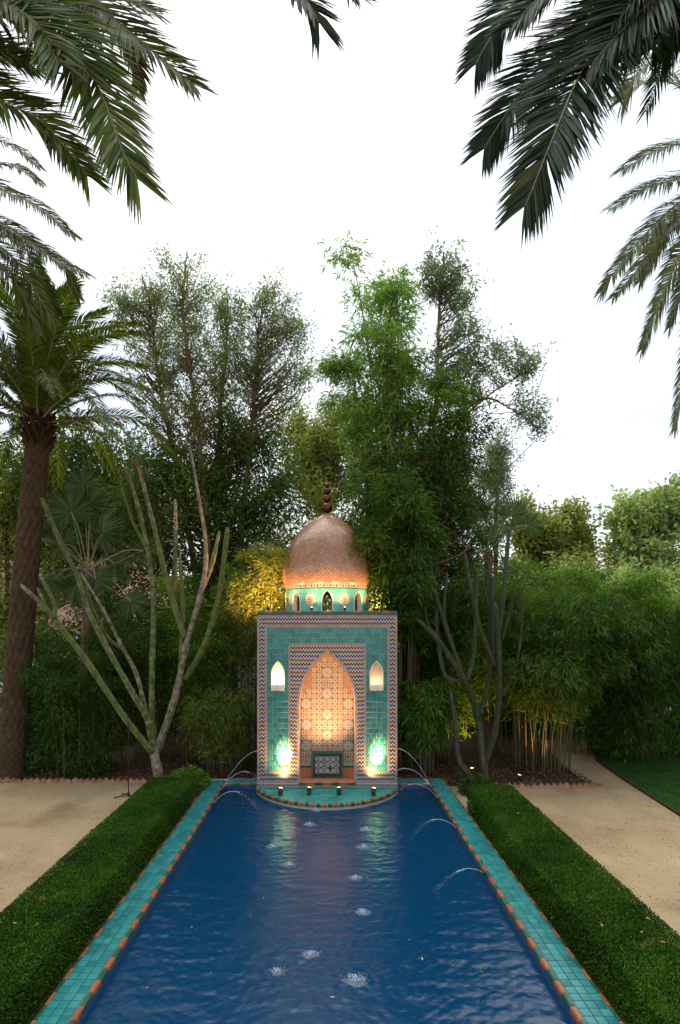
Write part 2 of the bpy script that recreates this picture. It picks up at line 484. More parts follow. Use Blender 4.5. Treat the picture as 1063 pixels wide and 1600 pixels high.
# water: real ripples
nx, ny = 285, 530
gx = np.linspace(-PX_IN + .004, PX_IN - .004, nx); gy = np.linspace(PY0 + .004, PY1 - .004, ny)
X, Y = np.meshgrid(gx, gy)
Z = np.zeros_like(X)
rw = np.random.default_rng(5)
for i in range(60):
    a = rw.normal(PI / 2, 0.7); lam = .06 * (.36 / .06) ** rw.random()
    k_ = 2 * PI / lam
    Z += (lam * 0.0042) * np.sin(k_ * (X * math.cos(a) + Y * math.sin(a)) + rw.uniform(0, 6.28)
                                + 1.2 * np.sin(X * rw.uniform(.5, 2) + Y * rw.uniform(.5, 2) + rw.uniform(0, 6.28)))
Z *= 0.66 * (0.75 + 0.35 * np.sin(X * 1.3 + Y * .7) * np.cos(Y * .9 - X * .6))
for p, s in SPLW:
    rr = np.sqrt((X - p.x)**2 + (Y - p.y)**2)
    Z += s * .0026 * np.cos(rr * 52) * np.exp(-rr * 4.2)
V = np.stack([X.ravel(), Y.ravel(), WAT_Z + Z.ravel()], 1)
ii = (np.arange(ny - 1)[:, None] * nx + np.arange(nx - 1)[None, :]).ravel()
F = np.stack([ii, ii + 1, ii + nx + 1, ii + nx], 1)
m, nt, out = new_mat('pool_water')
p = nd(nt, 'ShaderNodeBsdfPrincipled')
p.inputs['Base Color'].default_value = (0.0015, 0.035, 0.090, 1)
p.inputs['Roughness'].default_value = 0.03
p.inputs['IOR'].default_value = 1.36
tc = nd(nt, 'ShaderNodeTexCoord')
mp = nd(nt, 'ShaderNodeMapping'); mp.inputs['Scale'].default_value = (1, 1.6, 1)
n1 = nd(nt, 'ShaderNodeTexNoise', Scale=17.0, Detail=6.0, Distortion=0.8)
n1.inputs['Roughness'].default_value = 0.6
b1 = nd(nt, 'ShaderNodeBump', Strength=0.16, Distance=0.03)
nt.links.new(tc.outputs['Object'], mp.inputs['Vector']); nt.links.new(mp.outputs[0], n1.inputs['Vector'])
nt.links.new(n1.outputs[0], b1.inputs['Height']); nt.links.new(b1.outputs[0], p.inputs['Normal'])
nt.links.new(p.outputs[0], out.inputs['Surface'])
M['water'] = m
struct(np_obj('water', V, F, M['water'], None, None, True), 'deep blue rippled pool water')

# --- coping: bed slab, teal tiles, striped edge tiles
def tile_mesh(name, sx, sy, h, mat, bev=.006):
    mb = MB()
    x, y = sx / 2, sy / 2
    b = bev
    mb.add([(-x, -y, 0), (x, -y, 0), (x, y, 0), (-x, y, 0), (-x, -y, h - b), (x, -y, h - b), (x, y, h - b), (-x, y, h - b),
            (-x + b, -y + b, h), (x - b, -y + b, h), (x - b, y - b, h), (-x + b, y - b, h)],
           [(0,1,5,4),(1,2,6,5),(2,3,7,6),(3,0,4,7),(4,5,9,8),(5,6,10,9),(6,7,11,10),(7,4,8,11),(8,9,10,11)])
    return mb.mesh(name, mat)

def put(me, name, loc, parent, rot=(0, 0, 0), sc=None):
    o = bpy.data.objects.new(name, me)
    o.location = loc; o.rotation_euler = rot
    if sc: o.scale = sc
    return link(o, parent)

T = .0880
COP_TILE = tile_mesh('tile', T - .006, T - .006, .012, M['teal_coping'], .003)
ET = .160
EDGE = [tile_mesh('edge_tile', .050, ET - .006, .055, M[c], .012) for c in ('orange', 'green')]
RIM = [tile_mesh('rim_tile', .026, ET - .006, .016, M[c], .004) for c in ('orange', 'green')]

def coping(origin, rz, length, label, side):
    """runs along local +y; local +x points to the pool; x = 0 is the outer edge"""
    root = empty('pool_coping', origin, rz)
    struct(root, label)
    W = PX_OUT - PX_IN
    mb = MB(); mb.box(0.004, W - .004, 0, length, -.12, COP_Z - .014)
    mb.build('slab', M['grout'], root)
    nrow = min(100, int(length / T))
    for j in range(nrow):
        for i in range(3):
            r = random.Random(j * 7 + i + int(rz * 100))
            put(COP_TILE, 'tile', (.033 + T * (i + .5), (j + .5) * T, COP_Z - .013), root,
                (r.gauss(0, .010), r.gauss(0, .010), r.gauss(0, .008)))
    for j in range(int(length / ET)):
        r = random.Random(j * 3 + 1)
        put(EDGE[j % 2], 'edge_tile', (W - .0245, (j + .5) * ET, COP_Z - .052), root, (0, r.gauss(0, .01), r.gauss(0, .01)))
        put(RIM[(j + 1) % 2], 'rim_tile', (.016, (j + .5) * ET, COP_Z - .015), root, (0, 0, r.gauss(0, .01)))
    return root

LEN = PY1 + .34 - 3.0
coping((-PX_OUT, 3.0, 0), 0, LEN, 'turquoise tiled coping along the pool edge on the palm trunk side', 0)
o = coping((PX_OUT, 3.0 + LEN, 0), PI, LEN, 'turquoise tiled coping along the pool edge nearest the lawn', 1)
coping((-PX_IN + .003, PY1 + .35, 0), -PI / 2, PX_IN * 2 - .006, 'turquoise tiled coping across the far pool end behind the pavilion', 2)

# ================================================================== PAVILION
pav = empty('fountain_pavilion', (0, PAV_Y, COP_Z))
tag(pav, 'turquoise tiled pavilion with copper dome and pointed arch niche at the pool end', 'pavilion')
A_HW, A_SP, A_AP = .545, 1.60, 2.627
def arch_pts(hw, sp, ap, z0, n=18, off=0.0):
    """pointed arch outline from lower left, over the apex, to lower right (x, z)"""
    rise = ap - sp
    c = (rise * rise - hw * hw) / (2 * hw)
    Rr = hw + c
    out = []
    a1 = math.atan2(rise, c)
    for i in range(n + 1):
        a = a1 * i / n
        out.append((c - (Rr + off) * math.cos(a), sp + (Rr + off) * math.sin(a)))
    # the offset arcs meet on the axis
    out = [p for p in out if p[0] < -1e-4]
    zz = sp + math.sqrt(max((Rr + off)**2 - c * c, 0))
    left = [(-hw - off, z0)] + out + [(0.0, zz)]
    return left + [(-x, z) for x, z in left[-2::-1]]
def arch_half(hw, sp, ap, z, off=0.0):
    rise = ap - sp
    c = (rise * rise - hw * hw) / (2 * hw)
    Rr = hw + c + off
    if z <= sp: return hw + off
    q = Rr * Rr - (z - sp)**2
    return max(math.sqrt(q) - c, 0) if q > 0 else 0.0

W2, TOP, DEP = 1.368, 3.367, 2.72
LN_X, LN_HW, LN_SP, LN_AP, LN_Z0 = .962, .122, 2.20, 2.452, 1.945
arch = arch_pts(A_HW, A_SP, A_AP, .10)
lamp_arch = arch_pts(LN_HW, LN_SP, LN_AP, LN_Z0, 10)

# wall body with openings
mb = MB()
outer = [(-W2, 0), (-A_HW, 0)] + arch + [(A_HW, 0), (W2, 0), (W2, TOP), (-W2, TOP)]
holes = [[(s * LN_X + x, z) for x, z in lamp_arch] for s in (-1, 1)]
polys = [[Vector((x, z, 0)) for x, z in outer]] + [[Vector((x, z, 0)) for x, z in h] for h in holes]
tris = tessellate_polygon(polys)
flat = [v for pl in polys for v in pl]
mb.add([(v.x, 0, v.y) for v in flat], [t for t in tris])
mb.add([(-W2, 0, 0), (-W2, DEP, 0), (-W2, DEP, TOP), (-W2, 0, TOP)], [(0, 3, 2, 1)])
mb.add([(W2, 0, 0), (W2, DEP, 0), (W2, DEP, TOP), (W2, 0, TOP)], [(0, 1, 2, 3)])
mb.add([(-W2, DEP, 0), (W2, DEP, 0), (W2, DEP, TOP), (-W2, DEP, TOP)], [(0, 3, 2, 1)])
mb.add([(-W2, 0, TOP), (W2, 0, TOP), (W2, DEP, TOP), (-W2, DEP, TOP)], [(0, 1, 2, 3)])
mb.build('wall', M['grout'], pav)

def clip_poly(poly, x0, x1, z0, z1):
    def cl(pl, f, inter):
        o = []
        for i in range(len(pl)):
            a, b = pl[i - 1], pl[i]
            fa, fb = f(a), f(b)
            if fa * fb < 0:
                t = fa / (fa - fb); o.append((a[0] + (b[0]-a[0])*t, a[1] + (b[1]-a[1])*t))
            if fb >= 0: o.append(b)
        return o
    for f in (lambda p: p[0]-x0, lambda p: x1-p[0], lambda p: p[1]-z0, lambda p: z1-p[1]):
        if len(poly) < 3: return []
        poly = cl(poly, f, None)
    return poly

# zigzag mosaic: interlocking lozenges, white against black, red, blue rows
zmb = MB()
ZW, ZP, ZA = .0580, .0800, .0480
zrng = random.Random(3)
def zig(x0, x1, z0, z1, test=None, order=(1, 2, 3)):
    h = ZW / 2
    i0, i1 = int(x0 / h) - 2, int(x1 / h) + 2
    j0, j1 = int(z0 / ZP * 2) - 2, int(z1 / ZP * 2) + 3
    for j in range(j0, j1 + 1):
        zc = j * ZP / 2
        for i in range(i0, i1 + 1):
            xa, xb = i * h, (i + 1) * h
            if test and not test((xa + xb) / 2, zc): continue
            ua, ub = (ZA / 2, -ZA / 2) if i % 2 == 0 else (-ZA / 2, ZA / 2)
            t = ZP / 4 * (1.20 if j % 2 == 0 else .76)
            pl = clip_poly([(xa, zc + ua - t), (xb, zc + ub - t), (xb, zc + ub + t), (xa, zc + ua + t)], x0, x1, z0, z1)
            if len(pl) < 3: continue
            mi = order[(j // 2) % 3] if j % 2 == 0 else 0
            y = -.006 - zrng.random() * .0012
            zmb.add([(x, y, z) for x, z in pl], [tuple(range(len(pl)))], mi, zrng.random())
zig(-1.32, 1.32, 3.173, 3.325)
for s in (-1, 1):
    a, b = sorted((s * 1.32, s * 1.22)); zig(a, b, .134, 3.173)
    a, b = sorted((s * 1.22, s * .59)); zig(a, b, .134, .268)
    a, b = sorted((s * .717, s * .59)); zig(a, b, .268, A_SP)
zig(-.717, .717, A_SP, 2.763, lambda x, z: abs(x) > arch_half(A_HW, A_SP, A_AP, z, .03))
o = zmb.build('zigzag_mosaic', [M['white_t'], M['black_t'], M['red_t'], M['blue_t']], pav)
o['kind'] = 'stuff'

# narrow clay borders of little square tiles
bmb = MB()
def strip(x0, x1, z0, z1, horiz, step=.046):
    Ln = (x1 - x0) if horiz else (z1 - z0)
    n = max(1, round(Ln / step))
    for i in range(n):
        a, b = i / n, (i + 1) / n
        g = .002
        if horiz: q = (x0 + Ln*a + g, x0 + Ln*b - g, z0 + g, z1 - g)
        else: q = (x0 + g, x1 - g, z0 + Ln*a + g, z0 + Ln*b - g)
        y = -.010 - zrng.random() * .002
        bmb.add([(q[0], y, q[2]), (q[1], y, q[2]), (q[1], y, q[3]), (q[0], y, q[3]),
                 (q[0], 0, q[2]), (q[1], 0, q[2]), (q[1], 0, q[3]), (q[0], 0, q[3])],
                [(0, 1, 2, 3), (4, 5, 1, 0), (5, 6, 2, 1), (6, 7, 3, 2), (7, 4, 0, 3)], zrng.random() < .35, zrng.random())
def frame(x0, x1, z0, z1, w, sides='lrtb'):
    if 't' in sides: strip(x0, x1, z1 - w, z1, True)
    if 'b' in sides: strip(x0, x1, z0, z0 + w, True)
    ztop = z1 - (w if 't' in sides else 0); zbot = z0 + (w if 'b' in sides else 0)
    if 'l' in sides: strip(x0, x0 + w, zbot, ztop, False)
    if 'r' in sides: strip(x1 - w, x1, zbot, ztop, False)
frame(-1.368, 1.368, .134, 3.367, .045, 'lrt')
strip(-1.368, -.56, .080, .132, True); strip(.56, 1.368, .080, .132, True)
for s in (-1, 1):
    a, b = sorted((s * 1.22, s * .717))
    frame(a, b, .268, 2.76, .046, 'b')
    a, b = sorted((s * 1.22, s * 1.172)); strip(a, b, .316, 3.120, False)
    a, b = sorted((s * .757, s * .717)); strip(a, b, .316, 2.764, False)
strip(-1.22, 1.22, 3.122, 3.172, True)
strip(-.757, .757, 2.766, 2.808, True)
# clay border following the arch
po = arch_pts(A_HW, A_SP, A_AP, .134, 22, .047); pi_ = arch_pts(A_HW, A_SP, A_AP, .134, 22, .004)
m_ = min(len(po), len(pi_))
def resample(pl, n):
    L = [0]
    for a, b in zip(pl, pl[1:]): L.append(L[-1] + math.dist(a, b))
    out = []
    for i in range(n + 1):
        t = L[-1] * i / n
        k = max(0, min(len(L) - 2, next((q for q in range(len(L) - 1) if L[q + 1] >= t), len(L) - 2)))
        f = (t - L[k]) / max(1e-9, L[k + 1] - L[k])
        out.append((pl[k][0] + (pl[k+1][0]-pl[k][0])*f, pl[k][1] + (pl[k+1][1]-pl[k][1])*f))
    return out
NB = 116
ro, ri = resample(po, NB), resample(pi_, NB)
for i in range(NB):
    y = -.012 - zrng.random() * .002
    a, b, c, d = ro[i], ro[i + 1], ri[i + 1], ri[i]
    bmb.add([(a[0], y, a[1]), (b[0], y, b[1]), (c[0], y, c[1]), (d[0], y, d[1]),
             (a[0], 0, a[1]), (b[0], 0, b[1]), (c[0], 0, c[1]), (d[0], 0, d[1])],
            [(0, 3, 2, 1), (0, 1, 5, 4), (2, 3, 7, 6)], zrng.random() < .4, zrng.random())
o = bmb.build('border_mosaic', [M['pink_t'], M['grey_t']], pav); o['kind'] = 'stuff'

# foot band: white strip with dark and red lozenges
fmb = MB()
for (x0, x1, zt) in ((-1.375, -.56, .078), (.56, 1.375, .078), (-.56, .56, .034)):
    fmb.box(x0, x1, -.014, 0, .002, zt, 0, .5)
    n = round((x1 - x0) / .052)
    for i in range(n):
        cx_ = x0 + (i + .5) * (x1 - x0) / n
        for (zc, r_) in (((zt + .002) / 2, zt * .33),):
            fmb.add([(cx_ + r_*math.cos(k*PI/4 + PI/8), -.0165, zc + r_*math.sin(k*PI/4 + PI/8)) for k in range(8)], [tuple(range(8))], [1, 2, 1, 3][i % 4], zrng.random())
            r2 = r_ * .45
            fmb.add([(cx_ + r2*math.cos(k*PI/2), -.0185, zc + r2*math.sin(k*PI/2)) for k in range(4)], [tuple(range(4))], 0, .7)
o = fmb.build('foot_band', [M['white_t'], M['black_t'], M['red_t'], M['blue_t']], pav); o['kind'] = 'stuff'

# turquoise tiles, one by one
def gtile(sx, sz, seed):
    r = random.Random(seed)
    mb = MB()
    x, z, b = sx / 2, sz / 2, .006
    j = lambda: r.uniform(-.0022, .0022)
    f = [(-x + j(), -z + j()), (x + j(), -z + j()), (x + j(), z + j()), (-x + j(), z + j())]
    mb.add([(p[0], 0, p[1]) for p in f] + [(p[0], -.006, p[1]) for p in f] + [(p[0] * (1 - b/x), -.010, p[1] * (1 - b/z)) for p in f],
           [(0,1,5,4),(1,2,6,5),(2,3,7,6),(3,0,4,7),(4,5,9,8),(5,6,10,9),(6,7,11,10),(7,4,8,11),(8,9,10,11)])
    return mb.mesh('tile', M['teal'])
GT = [gtile(.0960, .0960, i) for i in range(6)]
n_rows = 27
TZ = (3.119 - .316) / n_rows
trng = random.Random(21)
def near_niche(x, z, hw):
    for s in (-1, 1):
        if abs(x - s * LN_X) < LN_HW + hw and LN_Z0 - .09 < z + hw and z - hw < LN_AP + .02: return True
    return False
def in_niche(x, z):
    for s in (-1, 1):
        if LN_Z0 - .06 < z < LN_AP and abs(x - s * LN_X) < arch_half(LN_HW, LN_SP, LN_AP, z, .008): return True
    return False
for j in range(n_rows):
    zc = .316 + (j + .5) * TZ
    offs = (j % 2) * .5 * (trng.random() < .75)
    if zc > 2.808:
        n = 22
        spans = [(-1.170, 1.170, n)]
    else:
        spans = [(-1.170, -.758, 4), (.758, 1.170, 4)]
    for (x0, x1, n) in spans:
        w = (x1 - x0) / n
        cells = []
        if offs:
            cells = [(x0, x0 + w * .5)] + [(x0 + w * (i + .5), x0 + w * (i + 1.5)) for i in range(n - 1)] + [(x1 - w * .5, x1)]
        else:
            cells = [(x0 + w * i, x0 + w * (i + 1)) for i in range(n)]
        for (a, b) in cells:
            xc = (a + b) / 2
            if near_niche(xc, zc, .05):
                # cut to the outline of the lamp niche
                mb = MB(); q = 8; cnt = 0
                for u in range(q):
                    for v in range(q):
                        xa, xb = a + .002 + (b - a - .004) * u / q, a + .002 + (b - a - .004) * (u + 1) / q
                        za, zb_ = zc - TZ/2 + .002 + (TZ - .004) * v / q, zc - TZ/2 + .002 + (TZ - .004) * (v + 1) / q
                        if in_niche((xa + xb) / 2, (za + zb_) / 2): continue
                        mb.add([(xa, -.010, za), (xb, -.010, za), (xb, -.010, zb_), (xa, -.010, zb_)], [(0, 1, 2, 3)]); cnt += 1
                if cnt > 2: mb.build('tile', M['teal'], pav)
                continue
            put(GT[trng.randrange(6)], 'tile', (xc, 0, zc), pav, (trng.gauss(0, .016), 0, trng.gauss(0, .016)),
                ((b - a) / .104, 1, TZ / .104))

# main niche: reveal, back, floor
ND = .37
mb = MB()
for a, b in zip(arch, arch[1:]):
    mb.add([(a[0], -.012, a[1]), (b[0], -.012, b[1]), (b[0], ND, b[1]), (a[0], ND, a[1])], [(0, 1, 2, 3)])
mb.build('niche_reveal', M['plaster'], pav)
mb = MB()
tr_ = tessellate_polygon([[Vector((x, z, 0)) for x, z in arch]])
mb.add([(x, ND, z) for x, z in arch], [t for t in tr_])
nb = mb.build('niche_back', M['peach'], pav)
# star and rosette tilework on the niche back
smb = MB()
def star(cx_, cz_, r1, r2, n, y, mi, at=.5, ph=0.0):
    pts = []
    for k in range(2 * n):
        rr_ = r1 if k % 2 == 0 else r2
        a = PI * k / n + ph
        pts.append((cx_ + rr_ * math.cos(a), y, cz_ + rr_ * math.sin(a)))
    smb.add(pts, [tuple(range(2 * n))], mi, at)
def loz(cx_, cz_, ln, wd, ang, y, mi):
    ca, sa = math.cos(ang), math.sin(ang)
    smb.add([(cx_ + ca*ln, y, cz_ + sa*ln), (cx_ - sa*wd, y, cz_ + ca*wd), (cx_ - ca*ln, y, cz_ - sa*ln), (cx_ + sa*wd, y, cz_ - ca*wd)],
            [(0, 1, 2, 3)], mi, zrng.random())
G = .106
ros = [(0, 2.206 - .424 * i) for i in range(4)] + [(s * .424, 1.994 - .424 * i) for i in range(4) for s in (-1, 1)]
def inside(x, z, mrg): return z > .33 + mrg * .5 and abs(x) < arch_half(A_HW, A_SP, A_AP, z + mrg) - mrg * .8 - .004
for j in range(24):
    z = 2.206 + G / 2 - (j - 4) * G
    for i in range(-6, 6):
        x = (i + .5) * G
        if any(abs(x - a) < G * .75 and abs(z - b) < G * .75 for a, b in ros): continue
        if inside(x, z, .047):
            star(x, z, .050, .037, 8, ND - .004, 0, zrng.random(), PI / 8)
            for k in range(8):
                a = PI / 4 * k
                loz(x + .034 * math.cos(a), z + .034 * math.sin(a), .009, .005, a, ND - .0055, 5)
            star(x, z, .019, .014, 8, ND - .0065, [1, 2, 4, 2, 1, 4][(i * 5 + j * 3) % 6], zrng.random())
        if inside(x + G/2, z + G/2, .02) and not any(abs(x + G/2 - a) < G * 1.2 and abs(z + G/2 - b) < G * 1.2 for a, b in ros):
            loz(x + G/2, z + G/2, .017, .017, 0, ND - .0035, 6 if (i + j) % 2 else 5)
for (a, b) in ros:
    if not inside(a, b, .06): continue
    star(a, b, .104, .092, 16, ND - .0045, 0, .6)
    star(a, b, .022, .013, 8, ND - .008, 2, .5)
    for k in range(8):
        an = PI / 4 * k + PI / 8
        loz(a + .045 * math.cos(an), b + .045 * math.sin(an), .014, .007, an, ND - .007, 2 if b > .9 else 1)
        loz(a + .070 * math.cos(an + PI/8), b + .070 * math.sin(an + PI/8), .014, .009, an + PI/8, ND - .007, 1 if b < 1.6 else 4)
    for k in range(16):
        an = PI / 8 * k + PI / 16
        loz(a + .091 * math.cos(an), b + .091 * math.sin(an), .010, .006, an, ND - .0075, [1, 3][k % 2])
    for sx in (-1, 1):
        for sz in (-1, 1):
            loz(a + sx * .090, b + sz * .090, .014, .014, PI/4, ND - .0085, 1)
# base band and dark line
x0, x1 = -A_HW + .003, A_HW - .003
smb.box(x0, x1, ND - .010, ND, .286, .316, 1, .5)
smb.box(x0, x1, ND - .008, ND, .319, .385, 0, .5)
for i in range(18):
    xx = x0 + (i + .5) * (x1 - x0) / 18
    loz(xx, .352, .016, .022, 0, ND - .0105, [1, 2, 3][i % 3])
o = smb.build('star_mosaic', [M['white_t'], M['black_t'], M['red_t'], M['blue_t'], M['green'], M['peach'], M['terra']], nb); o['kind'] = 'stuff'
# terracotta bench of the niche
mb = MB()
mb.box(x0, x1, -.02, ND, .036, .10)
mb.box(x0, x1, ND - .006, ND - .001, .102, .284)
mb.build('niche_floor', M['terra'], pav)
LIP = [tile_mesh('lip_tile', .150, .062, .014, M[c], .004) for c in ('green', 'orange')]
for i in range(7):
    put(LIP[i % 2], 'lip_tile', (-.48 + i * .16, -.021, .068), pav, (PI / 2, 0, 0))

# carved spout panel: green tile frame, black inner frame, stone with ogee lattice
sp_ = empty('spout_panel', (0, ND - .01, .10), 0, pav)
mb = MB()
mb.box(-.30, .30, -.115, 0, 0, .51)
mb.build('block', M['green'], sp_)
def seg_frame(x0, x1, z0, z1, w, y0, y1, name, mat, nseg):
    for k in range(nseg):
        a, b = x0 + (x1 - x0) * k / nseg, x0 + (x1 - x0) * (k + 1) / nseg
        mb = MB(); mb.box(a + .002, b - .002, y0, y1, z1 - w, z1); mb.build(name, mat, sp_)
    for xx in (x0, x1 - w):
        for k in range(nseg - 1):
            a, b = z0 + (z1 - w - z0) * k / (nseg - 1), z0 + (z1 - w - z0) * (k + 1) / (nseg - 1)
            mb = MB(); mb.box(xx, xx + w, y0, y1, a + .002, b - .002); mb.build(name, mat, sp_)
seg_frame(-.31, .31, .005, .522, .038, -.132, -.10, 'frame_tile', M['green'], 5)
mb = MB()
mb.box(-.268, .268, -.128, -.115, .45, .481); mb.box(-.268, .268, -.128, -.115, .045, .095)
mb.box(-.268, -.238, -.128, -.115, .095, .45); mb.box(.238, .268, -.128, -.115, .095, .45)
mb.build('inner_frame', M['black'], sp_)
mb = MB(); mb.box(-.238, .238, -.122, -.114, .095, .45)
st = mb.build('carved_slab', M['stone'], sp_)
mb = MB()
for s in (-1, 1):
    for k in range(-4, 6):
        pts = []
        for i in range(41):
            u = i / 40
            z = .095 + .355 * u
            x = k * .12 + s * (.12 * (u * 3) + .018 * math.sin(u * 3 * 2 * PI))
            if abs(x) < .236: pts.append((x, -.124, z))
            else:
                if len(pts) > 2: mb.tube(pts, .006, 6)
                pts = []
        if len(pts) > 2: mb.tube(pts, .006, 6)
mb.build('carving', M['black_t'], st)
mb = MB()
mb.tube(catmull([(.06, -.11, .20), (.06, -.17, .205), (.06, -.20, .18)], 5), .014, 10)
mb.tube([(.06, -.118, .20), (.06, -.128, .20)], .03, 12)
mb.build('spout', M['copper'], sp_, True)

# lamp niches with plaster lining, sill and bulb
def lamp_niche(s, power, label):
    root = empty('lamp_niche', (s * LN_X, 0, 0), 0, pav)
    root['label'] = label
    mb = MB()
    D_ = .17
    pts = lamp_arch + [lamp_arch[0]]
    for a, b in zip(pts, pts[1:]):
        mb.add([(a[0], -.016, a[1]), (b[0], -.016, b[1]), (b[0], D_, b[1]), (a[0], D_, a[1])], [(0, 1, 2, 3)])
    tt = tessellate_polygon([[Vector((x, z, 0)) for x, z in lamp_arch]])
    mb.add([(x, D_, z) for x, z in lamp_arch], [t for t in tt])
    mb.build('lining', M['plaster'], root)
    mb = MB()
    o_, i_ = arch_pts(LN_HW, LN_SP, LN_AP, LN_Z0, 10, .016), arch_pts(LN_HW, LN_SP, LN_AP, LN_Z0, 10, -.001)
    o_, i_ = resample(o_, 40), resample(i_, 40)
    for k in range(40):
        a, b, c, d = o_[k], o_[k+1], i_[k+1], i_[k]
        mb.add([(a[0], -.017, a[1]), (b[0], -.017, b[1]), (c[0], -.017, c[1]), (d[0], -.017, d[1]),
                (a[0], -.002, a[1]), (b[0], -.002, b[1])], [(0, 3, 2, 1), (0, 1, 5, 4)])
    mb.build('trim', M['plaster'], root)
    # rough sill that hides the bulb
    mb = MB(); r = random.Random(s + 5)
    nseg = 12; prof = [(-.045, -.055), (-.06, 0.0), (-.058, .035), (-.045, .062), (-.01, .066), (.0, .06)]
    for i in range(nseg + 1):
        x = -LN_HW - .006 + (2 * LN_HW + .012) * i / nseg
        for (y, z) in prof:
            mb.v.append((x, y + r.uniform(-.004, .004), LN_Z0 + z + r.uniform(-.007, .007))); mb.a.append(0)
    np_ = len(prof)
    for i in range(nseg):
        for k in range(np_ - 1):
            mb.f.append([i*np_ + k, (i+1)*np_ + k, (i+1)*np_ + k + 1, i*np_ + k + 1]); mb.m.append(0)
    mb.f.append(list(range(np_))); mb.m.append(0); mb.f.append([nseg*np_ + k for k in range(np_)][::-1]); mb.m.append(0)
    mb.add([(-LN_HW, -.045, LN_Z0 - .055), (LN_HW, -.045, LN_Z0 - .055), (LN_HW, 0, LN_Z0 - .055), (-LN_HW, 0, LN_Z0 - .055)], [(0, 3, 2, 1)])
    mb.build('sill', M['plaster'], root, False)
    mb = MB(); mb.lathe([(.0, LN_Z0 + .008), (.016, LN_Z0 + .012), (.022, LN_Z0 + .03), (.016, LN_Z0 + .048), (0, LN_Z0 + .055)], 12, 0, .07)
    mb.build('bulb', emit('bulb_glow', (1, .62, .28), 6.0), root, True)
    ld = bpy.data.lights.new('lamp_light', 'POINT'); ld.energy = power; ld.color = (1, .60, .28); ld.shadow_soft_size = .02
    lo = bpy.data.objects.new('lamp_light', ld); lo.location = (0, .055, LN_Z0 + .085); link(lo, root)
lamp_niche(-1, 9.0, 'brightly glowing plaster lamp niche')
lamp_niche(1, 0.45, 'warm orange plaster lamp niche')

# roof slab, bullnose and striped edge
mb = MB()
mb.box(-1.372, 1.372, -.03, DEP + .02, TOP + .003, TOP + .036)
mb.build('cornice', M['green'], pav)
mb = MB(); mb.box(-1.345, 1.345, -.005, DEP, TOP + .036, TOP + .070); mb.build('roof_slab', M['grout'], pav)
RT = [tile_mesh('roof_tile', .138, .09, .040, M[c], .010) for c in ('green', 'orange', 'red_t')]
for i in range(19):
    put(RT[(0, 1, 0, 2)[i % 4]], 'roof_tile', (-1.285 + i * .1428, .012, TOP + .037), pav)
    for s in (-1, 1):
        put(RT[(0, 1, 0, 2)[i % 4]], 'roof_tile', (s * 1.328, .13 + i * .1428, TOP + .0375), pav, (0, 0, PI / 2))

# drum with eight pointed windows
DCY = DEP / 2
DR, DRI = .905, .80
DZ0, DZ1 = TOP + .07, 3.925
W_HW, W_SP, W_AP = .112 / DR, 3.66, 3.875
def zlow(u):
    u = (u + PI / 8) % (PI / 4) - PI / 8
    if abs(u) >= W_HW: return DZ0
    hw = W_HW * DR; x = abs(u) * DR
    rise = W_AP - W_SP; c = (rise*rise - hw*hw) / (2*hw); Rr = hw + c
    return W_SP + math.sqrt(max(Rr*Rr - (x + c)**2, 0))
def cyl(r, u, z): return (r * math.sin(u), DCY - r * math.cos(u), z)
us = []
for w in range(8):
    c0 = w * PI / 4
    us += [c0 - PI/8 + (PI/8 - W_HW) * k / 4 for k in range(4)] + [c0 - W_HW + 2 * W_HW * k / 12 for k in range(12)] + \
          [c0 + W_HW + (PI/8 - W_HW) * k / 4 for k in range(4)]
us.append(us[0] + 2 * PI)
omb, imb = MB(), MB()
eps = 1e-5
for a, b in zip(us, us[1:]):
    za, zb_ = zlow(a + eps), zlow(b - eps)
    omb.add([cyl(DR, a, za), cyl(DR, b, zb_), cyl(DR, b, DZ1), cyl(DR, a, DZ1)], [(0, 1, 2, 3)])
    imb.add([cyl(DRI, a, za), cyl(DRI, b, zb_), cyl(DRI, b, DZ1), cyl(DRI, a, DZ1)], [(3, 2, 1, 0)])
    if za > DZ0 + 1e-3 or zb_ > DZ0 + 1e-3:
        imb.add([cyl(DR + .008, a, za), cyl(DR + .008, b, zb_), cyl(DRI, b, zb_), cyl(DRI, a, za)], [(3, 2, 1, 0)])
for w in range(8):
    for s in (-1, 1):
        u = w * PI / 4 + s * W_HW
        imb.add([cyl(DR + .008, u, DZ0), cyl(DRI, u, DZ0), cyl(DRI, u, W_SP), cyl(DR + .008, u, W_SP)], [(0, 1, 2, 3)])
drum = omb.build('drum', M['grout'], pav)
imb.build('drum_lining', M['plaster'], drum)
tmb = MB(); r = random.Random(2)
ncell, rows_ = 56, 5
for i in range(ncell):
    for j in range(rows_):
        z0_, z1_ = DZ0 + (DZ1 - DZ0) * j / rows_ + .002, DZ0 + (DZ1 - DZ0) * (j + 1) / rows_ - .002
        ua, ub = 2*PI*(i)/ncell + .0022, 2*PI*(i+1)/ncell - .0022
        at = r.random(); dr = DR + .005 + r.random() * .002
        ks = sorted(set([ua, ub] + [ua + (ub-ua)*k/4 for k in range(1, 4)] +
                        [x for w in range(9) for x in (w*PI/4 - W_HW - .012, w*PI/4 + W_HW + .012) if ua < x < ub]))
        for a, b in zip(ks, ks[1:]):
            def zl(u):
                v = (u + PI/8) % (PI/4) - PI/8
                return DZ0 if abs(v) > W_HW + .0118 else zlow(v * W_HW / (W_HW + .012)) + .012
            la, lb = max(z0_, zl(a + eps)), max(z0_, zl(b - eps))
            if la >= z1_ and lb >= z1_: continue
            la, lb = min(la, z1_), min(lb, z1_)
            tmb.add([cyl(dr, a, la), cyl(dr, b, lb), cyl(dr, b, z1_), cyl(dr, a, z1_)], [(0, 1, 2, 3)], 0, at)
